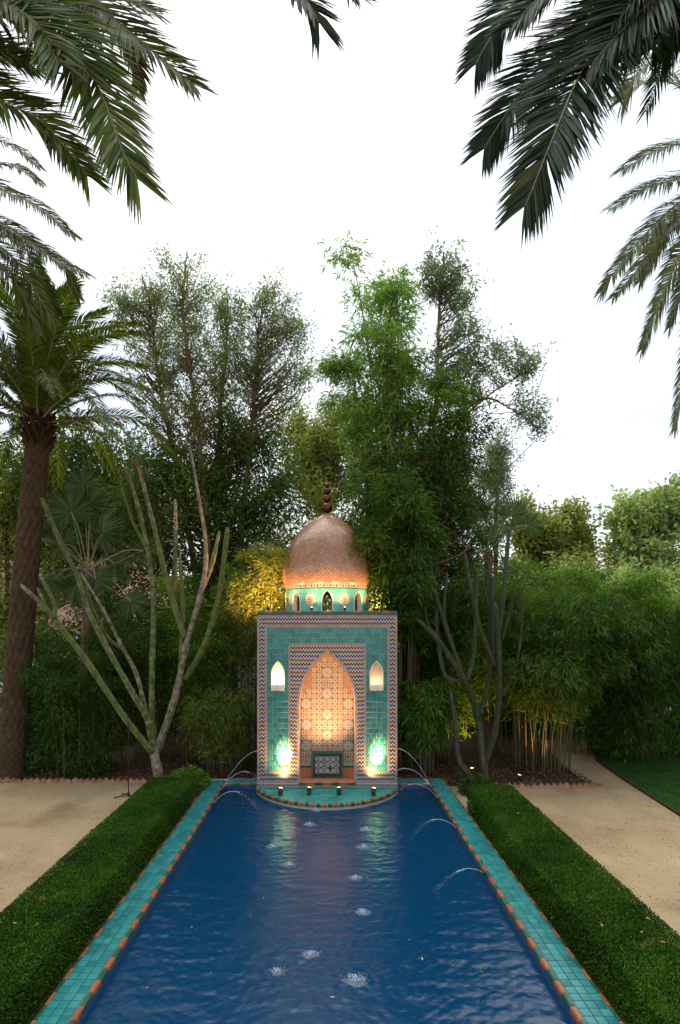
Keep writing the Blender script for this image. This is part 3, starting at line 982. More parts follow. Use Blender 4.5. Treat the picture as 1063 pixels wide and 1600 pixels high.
o = tmb.build('drum_tiling', M['drum_t'], drum); o['kind'] = 'stuff'
# window trims
for w in range(8):
    mb = MB()
    pts = []
    c0 = w * PI / 4
    for k in range(25):
        u = -W_HW + 2 * W_HW * k / 24
        z = zlow(u * .9999) if 0 < k < 24 else W_SP
        pts.append(cyl(DR + .010, c0 + u, z))
    pts = [cyl(DR + .010, c0 - W_HW, DZ0)] + pts + [cyl(DR + .010, c0 + W_HW, DZ0)]
    mb.tube(pts, .010, 6)
    mb.build('window_trim', M['plaster'], drum)
# medallions between the windows
for w in range(8):
    mb = MB(); u0 = w * PI / 4 + PI / 8; zc = 3.69
    def q(du, dz, lift): return cyl(DR + .010 + lift, u0 + du / DR, zc + dz)
    def poly(pts, lift, mi):
        mb.add([q(x, z, lift) for x, z in pts], [tuple(range(len(pts)))], mi, r.random())
    steps = []
    h = .155
    poly([(-h*.93, 0), (-h*.5, -h*.55), (0, -h*1.05), (h*.5, -h*.55), (h*.93, 0), (h*.5, h*.55), (0, h*1.05), (-h*.5, h*.55)], 0, 0)
    for k in range(8):
        a = PI / 4 * k
        for rad, sz, mi in ((.045, .014, 1), (.078, .015, 2)):
            aa = a + (PI/8 if rad > .05 else 0)
            cx_, cz_ = rad * math.cos(aa), rad * math.sin(aa)
            poly([(cx_ - sz, cz_), (cx_, cz_ - sz), (cx_ + sz, cz_), (cx_, cz_ + sz)], .003, mi)
        if k % 2 == 0:
            cx_, cz_ = .122 * math.cos(a), .122 * math.sin(a)
            poly([(cx_ - .017, cz_), (cx_, cz_ - .017), (cx_ + .017, cz_), (cx_, cz_ + .017)], .003, 1)
    poly([(.018 * math.cos(k*PI/4), .018 * math.sin(k*PI/4)) for k in range(8)], .004, 1)
    mb.build('medallion', [M['white_t'], M['red_t'], M['terra']], drum)
# ring band under the dome
mb = MB()
mb.lathe([(DR + .012, DZ1 - .012), (DR + .020, DZ1 - .012), (DR + .020, DZ1 + .004), (DR + .012, DZ1 + .004)], 96, 0, DCY)
mb.build('ring_moulding', M['green'], drum, False)
mb = MB()
mb.lathe([(DR - .05, DZ1 + .002), (DR + .014, DZ1 + .004), (DR + .018, DZ1 + .085), (DR - .05, DZ1 + .088)], 96, 0, DCY, 0)
for k in range(88):
    u = 2 * PI * k / 88
    def q(du, z): return cyl(DR + .021, u + du / DR, z)
    mb.add([q(-.024, DZ1 + .045), q(0, DZ1 + .015), q(.024, DZ1 + .045), q(0, DZ1 + .075)], [(0, 1, 2, 3)], 1 + (k % 2), r.random())
mb.build('ring_band', [M['white_t'], M['terra'], M['red_t']], drum)
# dome
prof = [(.925, 4.005), (.950, 4.045), (.972, 4.12), (.985, 4.20), (.987, 4.28), (.972, 4.40), (.940, 4.525), (.895, 4.69), (.843, 4.85),
        (.770, 5.0), (.676, 5.138), (.560, 5.27), (.425, 5.389), (.310, 5.475), (.208, 5.535), (.11, 5.592), (.035, 5.628)]
pv = catmull([(a, 0, b) for a, b in prof], 6)
dprof = [(p.x, p.z) for p in pv]
mb = MB(); mb.lathe([(a * .992, b) for a, b in dprof], 96, 0, DCY)
dome = mb.build('dome', M['dome_g'], pav, True)
# arc-length table for the tiles
S = [0]
for a, b in zip(dprof, dprof[1:]): S.append(S[-1] + math.dist(a, b))
def at_s(s):
    s = min(max(s, 0), S[-1] - 1e-6)
    k = next(i for i in range(len(S) - 1) if S[i + 1] >= s)
    f = (s - S[k]) / (S[k+1] - S[k])
    return dprof[k][0] + (dprof[k+1][0]-dprof[k][0])*f, dprof[k][1] + (dprof[k+1][1]-dprof[k][1])*f
dm = MB(); dr_ = random.Random(9)
s = .0; row = 0; N = 72
while s < S[-1] - .03:
    rr_, zz_ = at_s(s)
    Nn = 72 if rr_ > .52 else (36 if rr_ > .22 else 18)
    wd = 2 * PI * rr_ / Nn
    hh = max(.03, min(.076, wd * 1.12))
    if Nn != N: row = 0; N = Nn
    q_ = .89
    for k in range(N):
        u = 2 * PI * (k + .5 * (row % 2)) / N
        du = PI / N * q_
        r0, z0_ = at_s(s - hh * .5 * q_); r1, z1_ = at_s(s + hh * .5 * q_); rm, zm = at_s(s)
        tl = [dr_.gauss(0, .0016) for _ in range(4)]
        def pt(rad, uu, z, t): return (( rad + t) * math.sin(uu), DCY - (rad + t) * math.cos(uu), z)
        if s - hh * .5 < 0: r0, z0_ = at_s(0.0)
        dm.add([pt(rm, u - du, zm, tl[0]), pt(r0, u, z0_, tl[1]), pt(rm, u + du, zm, tl[2]), pt(r1, u, z1_, tl[3])], [(0, 1, 2, 3)], 0,
               min(1, max(0, dr_.gauss(.5, .25))))
    s += hh * .5; row += 1
o = dm.build('dome_tiling', M['dome'], dome); o['kind'] = 'stuff'
# copper finial of four balls
def ball(mb, cx_, cy_, cz_, rad, n=12):
    mb.lathe([(rad * math.sin(PI * i / n), cz_ - rad * math.cos(PI * i / n)) for i in range(n + 1)], 24, cx_, cy_)
fin = empty('finial', (0, DCY, 0), 0, pav)
mb = MB(); mb.tube([(0, 0, 5.60), (0, 0, 6.27)], .018, 10); mb.build('rod', M['copper'], fin, True)
for (z, rad) in ((5.75, .120), (5.958, .089), (6.121, .078), (6.253, .058)):
    mb = MB(); ball(mb, 0, 0, z, rad); mb.build('ball', M['copper'], fin, True)

# platform in front: a round-ended step in the pool
plat = empty('fountain_platform', (0, PAV_Y, 0))
tag(plat, 'curved turquoise tiled step in the water before the pavilion', 'step')
sag, chord = .93, 1.40
PR = (chord**2 + sag**2) / (2 * sag)
pcy = -sag + PR
def inseg(x, y): return x*x + (y - pcy)**2 < (PR - .055)**2
ang0 = math.asin(min(1, chord / PR))
arc = [(PR * math.sin(-ang0 + 2 * ang0 * i / 60), pcy - PR * math.cos(-ang0 + 2 * ang0 * i / 60)) for i in range(61)]
mb = MB()
zt = COP_Z - .016
body = [(x * .985, y + .012) for x, y in arc]
n = len(body)
mb.add([(x, y, zt - .004) for x, y in body] + [(1.36, .24, zt - .004), (-1.36, .24, zt - .004)], [tuple(range(n + 2))])
for i in range(n - 1):
    a, b = body[i], body[i + 1]
    mb.add([(a[0], a[1], -1), (b[0], b[1], -1), (b[0], b[1], zt - .004), (a[0], a[1], zt - .004)], [(0, 1, 2, 3)])
for s in (-1, 1):
    mb.add([(s*1.36, .24, -1), (s*1.36, 0, -1), (s*1.36, 0, zt - .004), (s*1.36, .24, zt - .004)], [(0, 1, 2, 3)])
mb.build('base', M['grout'], plat)
pm = MB(); r = random.Random(4)
g = .104
for i in range(-15, 15):
    for j in range(-10, 1):
        x0_, y0_ = i * g, j * g + (.5 * g if i % 2 else 0)
        cs = [(x0_ + .003, y0_ + .003), (x0_ + g - .003, y0_ + .003), (x0_ + g - .003, y0_ + g - .003), (x0_ + .003, y0_ + g - .003)]
        at = r.random(); q = 4
        dz = r.random() * .003
        full = all(inseg(*c) for c in cs)
        for u in range(1 if full else q):
            for v in range(1 if full else q):
                qq = 1 if full else q
                xa, xb = cs[0][0] + (g - .006) * u / qq, cs[0][0] + (g - .006) * (u + 1) / qq
                ya, yb = cs[0][1] + (g - .006) * v / qq, cs[0][1] + (g - .006) * (v + 1) / qq
                yb = min(yb, -.018)
                if ya >= yb or not inseg((xa+xb)/2, (ya+yb)/2) or not abs(xa + xb) < 2.7: continue
                pm.add([(xa, ya, zt + .003 + dz), (xb, ya, zt + .003 + dz), (xb, yb, zt + .003 + dz), (xa, yb, zt + .003 + dz)], [(0, 1, 2, 3)], 0, at)
o = pm.build('platform_tiling', M['teal_plat'], plat); o['kind'] = 'stuff'
PE = [tile_mesh('edge_tile', .085, .06, .06, M[c], .012) for c in ('orange', 'green')]
na = 34
for i in range(na):
    a = -ang0 + 2 * ang0 * (i + .5) / na
    put(PE[i % 2], 'edge_tile', ((PR - .028) * math.sin(a), pcy - (PR - .028) * math.cos(a), zt - .052), plat, (0, 0, a))

# floodlights standing on the platform
def flood(name, loc, aim, label, power, spot_deg, col, group, parent_col=None, blend=.6, scale=1.0, rad=.025, spill=0):
    root = empty(name, loc)
    tag(root, label, 'lamp', group)
    d = (Vector(aim) - (Vector(loc) + Vector((0, 0, .09 * scale)))).normalized()
    q = d.to_track_quat('-Z', 'Y')
    s = scale
    mb = MB(); mb.tube([(0, 0, 0), (0, 0, .012 * s)], [.05 * s, .045 * s], 16); mb.tube([(0, 0, .01 * s), (0, 0, .05 * s)], .012 * s, 8)
    mb.build('base', M['black'], root)
    h = empty('head', (0, 0, .09 * s), 0, root); h.rotation_mode = 'QUATERNION'; h.rotation_quaternion = q
    mb = MB()
    mb.tube([(0, 0, .06*s), (0, 0, .05*s), (0, 0, -.035*s), (0, 0, -.045*s), (0, 0, -.035*s)], [.02*s, .035*s, .042*s, .042*s, .034*s], 16, caps=False)
    mb.add([(.02*s*math.cos(2*PI*k/16), .02*s*math.sin(2*PI*k/16), .06*s) for k in range(16)], [tuple(range(16))])
    mb.build('housing', M['black'], h)
    mb = MB()
    for sx in (-1, 1):
        mb.tube([(sx * .046*s, 0, 0), (sx * .046*s, -.02*s, .03*s), (sx * .03*s, -.045*s, .05*s)], .006 * s, 6)
    mb.build('bracket', M['black'], h)
    mb = MB(); mb.add([(.034*s*math.cos(2*PI*k/16), .034*s*math.sin(2*PI*k/16), -.0465*s) for k in range(16)], [tuple(range(16))[::-1]])
    mb.build('lens', emit('lamp_lens', col, 6.0), h)
    ld = bpy.data.lights.new('spot_light', 'SPOT'); ld.energy = power; ld.color = col
    ld.spot_size = R(spot_deg); ld.spot_blend = blend; ld.shadow_soft_size = rad
    lo = bpy.data.objects.new('spot_light', ld); lo.location = (0, 0, -.056 * s); link(lo, h)
    if spill:
        l2 = bpy.data.lights.new('spill_light', 'SPOT'); l2.energy = spill; l2.color = col; l2.spot_size = R(95); l2.spot_blend = 1.0; l2.shadow_soft_size = rad
        lo2 = bpy.data.objects.new('spill_light', l2); lo2.location = (0, 0, -.056 * s); link(lo2, h)
    return root

zf = COP_Z - .008
WARM = (1.0, .58, .26)
WARM2 = (1.0, .72, .42)
gF = 'floodlights on the platform'
flood('floodlight', (-.875, 9.80, zf), (-.84, 10.25, .78), 'black floodlight on the step, beneath the bright lamp niche', 430, 31, (1, .60, .24), gF, blend=1.0, spill=34)
flood('floodlight', (-.34, 9.84, zf), (-.10, 10.62, 2.15), 'black floodlight on the step, second from the cactus with pale bare arms', 120, 60, WARM, gF, blend=.9)
flood('floodlight', (.22, 9.84, zf), (.06, 10.62, 2.15), 'black floodlight on the step just in front of the carved spout panel', 120, 60, WARM, gF, blend=.9)
flood('floodlight', (.865, 9.80, zf), (.98, 10.25, .80), 'black floodlight on the step, beneath the dim orange lamp niche', 430, 31, (1, .60, .24), gF, blend=1.0, spill=34)

# lamps on the roof washing the dome, and the bamboo beside it
zr = COP_Z + TOP + .071
gR = 'small lamps on the pavilion roof'
for i, (a, lab) in enumerate(((-52, 'small roof lamp beside the dome foot towards the glowing yellow bamboo'), (-14, 'small black roof lamp before the middle drum window'),
                              (16, 'small roof lamp just off the middle drum window towards the lawn'), (54, 'small roof lamp beside the dome foot towards the dark bamboo'))):
    u = R(a)
    x, y = 1.27 * math.sin(u), PAV_Y + DCY - 1.27 * math.cos(u)
    flood('roof_lamp', (x, y, zr), (.75 * math.sin(u), PAV_Y + DCY - .75 * math.cos(u), 5.1), lab, 28, 130, WARM, gR, blend=.9, scale=.6)
flood('roof_lamp', (-1.22, PAV_Y + .55, zr), (-1.75, 12.0, 4.5), 'roof lamp at the pavilion edge shining into yellow bamboo', 250, 120, (1, .46, .15), gR, blend=.9, scale=.8)
flood('roof_lamp', (1.25, PAV_Y + 1.9, zr), (1.3, 12.9, 3.95), 'roof lamp at the pavilion edge behind the dome towards the lawn', 380, 110, (1, .55, .2), gR, blend=.9, scale=.8)

# ================================================================== HEDGES
def snoise(x, y, seed=0):
    r = np.random.default_rng(seed)
    z = np.zeros_like(x)
    for i in range(14):
        f = r.uniform(1.5, 9); a = r.uniform(0, 6.28)
        z += np.sin(f * (x * math.cos(a) + y * math.sin(a)) + r.uniform(0, 6.28)) / f
    return z / 1.6

def hedge(name, label, xin, xout, y0, y1, ztop, n):
    root = empty(name, ((xin + xout) / 2, y0, 0))
    tag(root, label, 'hedge', 'clipped hedges along the pool')
    cx_ = (xin + xout) / 2; hw = abs(xout - xin) / 2
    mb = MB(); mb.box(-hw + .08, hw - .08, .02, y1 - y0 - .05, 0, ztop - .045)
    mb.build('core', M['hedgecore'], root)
    areas = np.array([2 * hw * (y1 - y0), ztop * (y1 - y0), ztop * (y1 - y0), 2 * hw * ztop])
    w = areas * [1.25, 1.0, .8, 1.0]; w = w / w.sum()
    L = []
    for k in range(4):
        m = int(n * w[k])
        # more leaves near the camera end
        v = RNG.random(m) ** 1.25 * (y1 - y0)
        if k == 0:
            x = RNG.uniform(-hw, hw, m); C = np.stack([x, v, np.full(m, ztop)], 1); N = np.array([0, 0, 1.0])
        elif k in (1, 2):
            sgn = -1 if k == 1 else 1
            C = np.stack([np.full(m, sgn * hw), v, RNG.uniform(.02, ztop, m)], 1); N = np.array([sgn, 0, 0.25])
        else:
            C = np.stack([RNG.uniform(-hw, hw, m), np.full(m, y1 - y0), RNG.uniform(.02, ztop, m)], 1); N = np.array([0, 1.0, .2])
        if k == 0: bmp = snoise(C[:, 0] + cx_, C[:, 1], 3) * .010
        elif k == 3: bmp = snoise(C[:, 0] * 2, C[:, 2] * 2, 4) * .03
        else: bmp = snoise(C[:, 1], C[:, 2] * 1.7, 6 + k) * .014
        C = C + N[None, :] * (bmp - np.abs(RNG.normal(0, .014 if k == 0 else .045, m)))[:, None]
        # rounded shoulders
        ed = np.clip((np.abs(C[:, 0]) - (hw - .05)) / .05, 0, 1) * np.clip((C[:, 2] - (ztop - .06)) / .06, 0, 1)
        C[:, 2] -= ed * .012
        D = N[None, :] * .8 + RNG.normal(size=(m, 3)) * .62
        clump = (snoise(C[:, 0] * 3 + 5, C[:, 1] * 3 + C[:, 2] * 4, 9) + .6) / 1.5
        rnd = np.clip(RNG.random(m) * .62 + .30 * clump, 0, .97)
        rnd = np.where(RNG.random(m) < .004, 1.0, rnd)
        if k == 0:      # a yellowing sprig
            yy = (5.55 if xin < 0 else 4.70) - y0 + .06 * np.sin(C[:, 0] * 14)
            rnd = np.where((np.abs(v - yy) < .035) & (C[:, 0] * (1 if xin > 0 else -1) > -.02 * 0 - .1) & (RNG.random(m) < .55), 1.0, rnd)
        # stray longer shoots
        ln = RNG.uniform(.015, .029, m) * np.where(RNG.random(m) < .006, 1.7, 1)
        L.append(leaf_quads(C, D, ln, ln * .55, rnd))
    V, F, rr = cat_leaves(L)
    np_obj('foliage', V, F, M['hedge'], rr, root)
    return root
hedge('box_hedge', 'low clipped green hedge beside the pool in front of the pale-armed cactus', -2.47, -3.26, 2.9, 9.75, .50, 132000)
hedge('box_hedge', 'low clipped green hedge beside the pool on the lawn side', 2.47, 3.26, 2.9, 9.3, .50, 132000)

# ================================================================== CACTI
M['cactus'] = None
m, nt, out = new_mat('cactus_skin')
at = nd(nt, 'ShaderNodeAttribute', attribute_name='rnd')
tc = nd(nt, 'ShaderNodeTexCoord'); nz = nd(nt, 'ShaderNodeTexNoise', Scale=9.0, Detail=6.0)
nt.links.new(tc.outputs['Object'], nz.inputs['Vector'])
gcol = nd(nt, 'ShaderNodeMix', data_type='RGBA'); gcol.inputs[6].default_value = (.045, .070, .010, 1); gcol.inputs[7].default_value = (.13, .145, .024, 1)
wcol = nd(nt, 'ShaderNodeMix', data_type='RGBA'); wcol.inputs[6].default_value = (.10, .072, .048, 1); wcol.inputs[7].default_value = (.33, .27, .20, 1)
mr = nd(nt, 'ShaderNodeMapRange'); mr.inputs['From Min'].default_value = .35; mr.inputs['From Max'].default_value = .65
nt.links.new(nz.outputs[0], mr.inputs['Value'])
nt.links.new(mr.outputs[0], gcol.inputs[0]); nt.links.new(mr.outputs[0], wcol.inputs[0])
ad = nd(nt, 'ShaderNodeMath', operation='ADD'); sb = nd(nt, 'ShaderNodeMath', operation='MULTIPLY_ADD')
sb.inputs[1].default_value = .8; sb.inputs[2].default_value = -.60
nt.links.new(nz.outputs[0], sb.inputs[0]); nt.links.new(at.outputs['Fac'], ad.inputs[0]); nt.links.new(sb.outputs[0], ad.inputs[1])
cl = nd(nt, 'ShaderNodeMapRange'); cl.inputs['From Min'].default_value = .3; cl.inputs['From Max'].default_value = .7
nt.links.new(ad.outputs[0], cl.inputs['Value'])
mx = nd(nt, 'ShaderNodeMix', data_type='RGBA')
nt.links.new(cl.outputs[0], mx.inputs[0]); nt.links.new(gcol.outputs[2], mx.inputs[6]); nt.links.new(wcol.outputs[2], mx.inputs[7])
p = nd(nt, 'ShaderNodeBsdfPrincipled', Roughness=.6)
bb = nd(nt, 'ShaderNodeBump', Strength=.5, Distance=.02)
n2 = nd(nt, 'ShaderNodeTexNoise', Scale=40.0, Detail=5.0); nt.links.new(tc.outputs['Object'], n2.inputs['Vector'])
nt.links.new(n2.outputs[0], bb.inputs['Height']); nt.links.new(bb.outputs[0], p.inputs['Normal'])
nt.links.new(mx.outputs[2], p.inputs['Base Color']); nt.links.new(p.outputs[0], out.inputs['Surface'])
M['cactus'] = m
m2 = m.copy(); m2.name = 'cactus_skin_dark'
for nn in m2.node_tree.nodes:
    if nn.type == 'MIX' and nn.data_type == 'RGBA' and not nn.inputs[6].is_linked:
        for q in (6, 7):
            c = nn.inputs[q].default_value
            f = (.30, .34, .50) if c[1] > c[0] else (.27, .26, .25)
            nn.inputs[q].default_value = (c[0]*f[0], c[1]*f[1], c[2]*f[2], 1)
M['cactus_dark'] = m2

def cactus(label, base, d0, arms, mat, seed, thin=.86):
    root = empty('columnar_cactus', base)
    tag(root, label, 'cactus')
    r = random.Random(seed)
    for (pts, w0, w1, wood0, wood1, dd) in arms:
        # pts: photo pixels; dd: depth shift at the end of the arm
        n = len(pts)
        P3 = [P(x, y, d0 + dd[0] + (dd[1] - dd[0]) * i / (n - 1)) - Vector(base) for i, (x, y) in enumerate(pts)]
        cur = catmull(P3, 12)
        nn = len(cur); rad = []; at_ = []
        ph = r.uniform(0, 6)
        for i in range(nn):
            t = i / (nn - 1)
            w = (w0 + (w1 - w0) * t) / 2 / FPX * d0 * thin
            w *= 1 + .06 * math.sin(t * nn * .55 + ph) + .03 * r.uniform(-1, 1)
            rad.append(w); at_.append(wood0 * .75 + (wood1 - wood0 * .75) * t ** 1.5)
        rad[-1] *= .45; 
        if w0 > 4: rad[-2] *= .85
        mb = MB()
        mb.tube(cur, rad, 24, 0, True, 6, .30 if w0 < 17 else .07, at_, r.uniform(0, 6))
        mb.build('arm' if w0 < 17 else 'trunk', mat, root, True)
    return root

LC = [
 ([(249,1222),(246,1200),(240,1174)], 19, 16, 1, 1, (0, 0)),
 ([(240,1178),(232,1168),(194,1120),(130,1025),(84,967)], 10, 9, .7, .15, (0, -.5)),
 ([(84,967),(63,942),(32,913)], 8, 5, .2, 1, (-.5, -.7)),
 ([(86,966),(84,940),(63,899)], 8, 5, .1, .7, (-.5, -.4)),
 ([(82,962),(72,945),(59,919)], 6, 4, .2, 1, (-.5, -.3)),
 ([(239,1176),(236,1150),(229,1120),(215,1096),(170,1017),(138,954),(122,903),(95,847),(73,796),(65,778)], 11, 6, .7, .45, (0, -.2)),
 ([(229,1118),(213,1053),(190,1009),(162,954),(126,895)], 8, 3.5, .8, 1.2, (.05, .3)),
 ([(190,1012),(170,998),(150,962),(134,915)], 7, 4, .2, .5, (.15, .0)),
 ([(163,1001),(158,985),(161,965)], 6, 5, .1, .2, (.0, -.1)),
 ([(238,1176),(240,1150),(237,1116),(238,1037),(240,934),(233,871),(215,788),(194,721)], 11, 6, .75, .6, (.05, .5)),
 ([(228,853),(218,835),(205,808),(188,753)], 6, 3.5, .1, .5, (.33, .5)),
 ([(241,1178),(250,1160),(273,1092),(292,1005),(316,918),(322,855),(310,772),(296,692)], 13, 3, 1, 1.2, (0, .1)),
 ([(289,999),(261,907),(245,840),(229,776),(213,713)], 10, 5, 0, 1.1, (.05, .4)),
 ([(283,1032),(286,958),(282,875)], 8, 6, .1, .1, (.05, .35)),
 ([(282,876),(281,850)], 3, 2, 1, 1.3, (.35, .35)),
 ([(270,930),(273,899),(275,845),(274,780)], 8, 5, -.2, 1.4, (.4, .5)),
 ([(290,1060),(300,1045),(320,1006),(340,942),(349,885),(356,824)], 9, 7, .15, .15, (.03, -.5)),
 ([(316,919),(332,879),(343,830)], 9, 5, .8, .6, (.08, .4)),
]
bl = P(247, 1224, 11.0); bl.z = 0
cactus('tall candelabra cactus with pale bare arm tips behind the low hedge end', bl, 11.0, LC, M['cactus'], 1)
RC = [
 ([(758,1226),(756,1200),(753,1168),(748,1124)], 21, 17, 1, .8, (0, 0)),
 ([(749,1130),(738,1090),(726,1063),(705,1030),(687,1003),(654,968)], 14, 7, .7, .6, (0, -.5)),
 ([(744,1224),(728,1203),(717,1185),(711,1130),(704,1077)], 14, 8, 1, .9, (0, .1)),
 ([(757,1198),(762,1180),(774,1142),(781,1077),(779,994),(774,942)], 14, 10, .6, .2, (0, -.2)),
 ([(781,1088),(792,1075),(805,1046),(815,985),(819,894)], 9, 4, .2, .9, (-.1, .2)),
 ([(779,998),(787,933),(792,872),(796,824)], 10, 7, .4, .6, (-.15, .2)),
 ([(784,1000),(798,955),(803,920)], 8, 6, .2, .2, (-.1, -.4)),
 ([(774,1042),(752,985),(737,924),(726,863)], 10, 6, .5, .9, (-.1, -.3)),
 ([(730,1064),(741,1020),(744,946),(747,889)], 10, 8, .1, .1, (-.1, .3)),
 ([(750,1118),(765,1055),(766,968),(767,894)], 10, 7, .3, .3, (0, .5)),
 ([(771,1030),(770,950),(772,900)], 8, 7, .1, .1, (.1, .4)),
 ([(727,1066),(696,1055),(684,994),(681,929)], 9, 8, .2, .0, (-.1, .3)),
 ([(726,1062),(702,994),(683,937),(661,885),(648,864)], 10, 5, .3, .9, (0, .3)),
 ([(661,886),(653,862),(651,826)], 7, 7, .0, .0, (.2, .3)),
 ([(704,1000),(694,959),(698,894)], 8, 7, .1, 0, (.1, .5)),
 ([(684,994),(667,968),(665,898)], 7, 5, .2, .3, (.1, .5)),
 ([(683,940),(680,915),(671,873)], 5, 3, .8, 1.0, (.2, .2)),
 ([(768,960),(757,920),(754,880)], 6, 4, .5, .9, (.3, .6)),
]
br_ = P(755, 1226, 10.9); br_.z = 0
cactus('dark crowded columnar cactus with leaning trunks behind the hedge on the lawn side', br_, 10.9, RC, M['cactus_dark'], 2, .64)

# ================================================================== PALMS
def frond_geom(cur, Lmax, npairs, seed, vee=.35, droop=.25, width=.03, base_t=.10, face=0.0):
    """feather leaf along a curve: rachis tube + leaflets; returns MB with slots 0 leaflet, 1 rachis"""
    r = random.Random(seed)
    mb = MB()
    n = len(cur)
    L = [0]
    for a, b in zip(cur, cur[1:]): L.append(L[-1] + (b - a).length)
    tot = L[-1]
    rad = [(.024 * (1 - .88 * (l / tot))) * (tot / 3.6) ** .5 for l in L]
    mb.tube(cur, rad, 5, 1)
    def at(t):
        s = t * tot
        k = 0
        while k < n - 2 and L[k + 1] < s: k += 1
        f = (s - L[k]) / max(1e-6, L[k + 1] - L[k])
        return cur[k].lerp(cur[k + 1], f), (cur[k + 1] - cur[k]).normalized()
    up0 = Vector((0, 0, 1))
    for i in range(npairs):
        t = base_t + (1 - base_t) * (i + .5) / npairs
        p, tg = at(min(t, .999))
        side = tg.cross(up0)
        if side.length < .1: side = tg.cross(Vector((0, 1, 0)))
        side.normalize()
        if face:   # the blade twists towards its hanging side
            s2 = tg.cross(Vector((0, 1, -.35))); s2.normalize()
            if s2.dot(side) < -.2: s2.negate()
            side = (side * (1 - face) + s2 * face).normalized()
        upv = side.cross(tg).normalized()
        prof = min(1, (t - base_t) / .16 + .25) * (1 - .55 * max(0, (t - .55) / .45) ** 1.4)
        ang = R(64) - R(36) * t
        for s in (-1, 1):
            l = Lmax * prof * r.uniform(.86, 1.08)
            v = vee * r.uniform(.1, 1.1)
            d = (tg * math.cos(ang) + side * (s * math.sin(ang)) + upv * v * .6 + Vector((r.gauss(0, .05), r.gauss(0, .05), r.gauss(0, .05)))).normalized()
            mid = p + d * l * .45
            tip = p + d * l + Vector((0, 0, -1)) * l * droop * r.uniform(.5, 1.4)
            wv = d.cross(upv).normalized()
            w = width * (tot / 3.6) ** .3 * r.uniform(.8, 1.15)
            a = r.random()
            b = len(mb.v)
            q = r.gauss(0, .28)
            wv = (wv + upv * q).normalized()
            mb.add([p - wv * w * .25, p + wv * w * .25, mid + wv * w * .5, tip, mid - wv * w * .5], [(0, 1, 2, 4), (4, 2, 3)], 0, a * .96)
    return mb

def gen_frond(length, rise, drop, Lmax, npairs, seed, mat):
    c = catmull([(0, 0, 0), (length * .30, 0, length * rise * .75), (length * .66, length * .02, length * rise), (length * .97, length * .04, length * (rise - drop))], 7)
    return frond_geom(c, Lmax, npairs, seed).mesh('frond', [mat, M['rachis']])

def palm_trunk(root, pts, r0, r1, seed):
    cur = catmull(pts, 40)
    n = len(cur); sides = 44
    mb = MB(); mb.tube(cur, [r0 + (r1 - r0) * i / (n - 1) for i in range(n)], sides)
    r = random.Random(seed)
    for i in range(n):
        pj = r.gauss(0, .55); aj = r.uniform(.5, 1.5)
        for k in range(sides):
            idx = i * sides + k
            c = cur[i]; v = Vector(mb.v[idx])
            # diamond leaf scars
            a = k / sides * 11 * 2 * PI + pj + .5 * math.sin(i * .31 + k * .4); b_ = i * 1.05
            s = (math.sin(a / 1.0 + b_) + math.sin(a / 1.0 - b_)) * .5
            q = .5 + .5 * s
            v = c + (v - c) * (1 + .045 * s * aj + r.uniform(-.03, .03))
            mb.v[idx] = tuple(v); mb.a[idx] = min(1, max(0, q * .8 + r.uniform(-.15, .25)))
    return mb.build('trunk', M['palmbark'], root, True)

def palm(label, ground, crown, lean_pts, r0, r1, seed, mat, n_gen, flen, fl_leaf, explicit=(), skip=None, pairs=70, elev=(-.5, 1.25)):
    """crown: world point; explicit: list of curves in world space"""
    root = empty('date_palm', ground)
    tag(root, label, 'palm tree', 'date palms around the pool')
    g = Vector(ground); c = Vector(crown)
    palm_trunk(root, [Vector(p) - g for p in lean_pts], r0, r1, seed)
    r = random.Random(seed)
    # boss of cut leaf bases
    mb = MB()
    for i in range(60):
        a = i * 2.4; z = -.55 + .9 * i / 60
        rad = r1 * (1.0 + .25 * math.sin(PI * i / 60))
        b0 = c - g + Vector((math.cos(a) * rad * .7, math.sin(a) * rad * .7, z))
        mb.tube([b0, b0 + Vector((math.cos(a) * .16, math.sin(a) * .16, .20))], [.06, .03], 5)
    mb.build('leaf_bases', M['palmbark'], root)
    meshes = [gen_frond(flen, rs, dp, fl_leaf, pairs, seed * 10 + i, mat) for i, (rs, dp) in enumerate(((.20, .22), (.10, .32), (.24, .16)))]
    for i in range(n_gen):
        f = (i + .5) / n_gen
        el = elev[0] + (elev[1] - elev[0]) * f
        a = i * 2.39996 + r.uniform(-.2, .2)
        if skip and skip(a, el): continue
        o = bpy.data.objects.new('frond', meshes[0 if el > .1 else 1] if el < .9 else meshes[2])
        o.location = c - g + Vector((math.cos(a) * r1 * .5, math.sin(a) * r1 * .5, .1 + .25 * f))
        o.rotation_euler = (r.uniform(-.25, .25), -el, a)
        s = r.uniform(.85, 1.1); o.scale = (s, s, s)
        link(o, root)
    for i, (cur, lm, np_, mt, kw) in enumerate(explicit):
        cc = [p - g for p in cur]
        frond_geom(cc, lm, np_, seed * 50 + i, **kw).build('frond', [mt, M['rachis']], root)
    return root

def fcurve(crown, pts, n=9):
    """pts: (px, py, depth)"""
    return catmull([Vector(crown)] + [P(*p) for p in pts], n)

# visible palm with the trunk
c0 = P(60, 668, 11.4)
g0 = P(16, 1222, 11.35); g0.z = 0
palm('date palm with a thick brown trunk standing at the sandy path edge', g0, c0,
     [g0, P(22, 1130, 11.4), P(40, 900, 11.4), P(57, 720, 11.4), P(60, 668, 11.4)], .27, .225, 3, M['frond'], 54, 2.75, .44, pairs=110, elev=(-.25, 1.35))
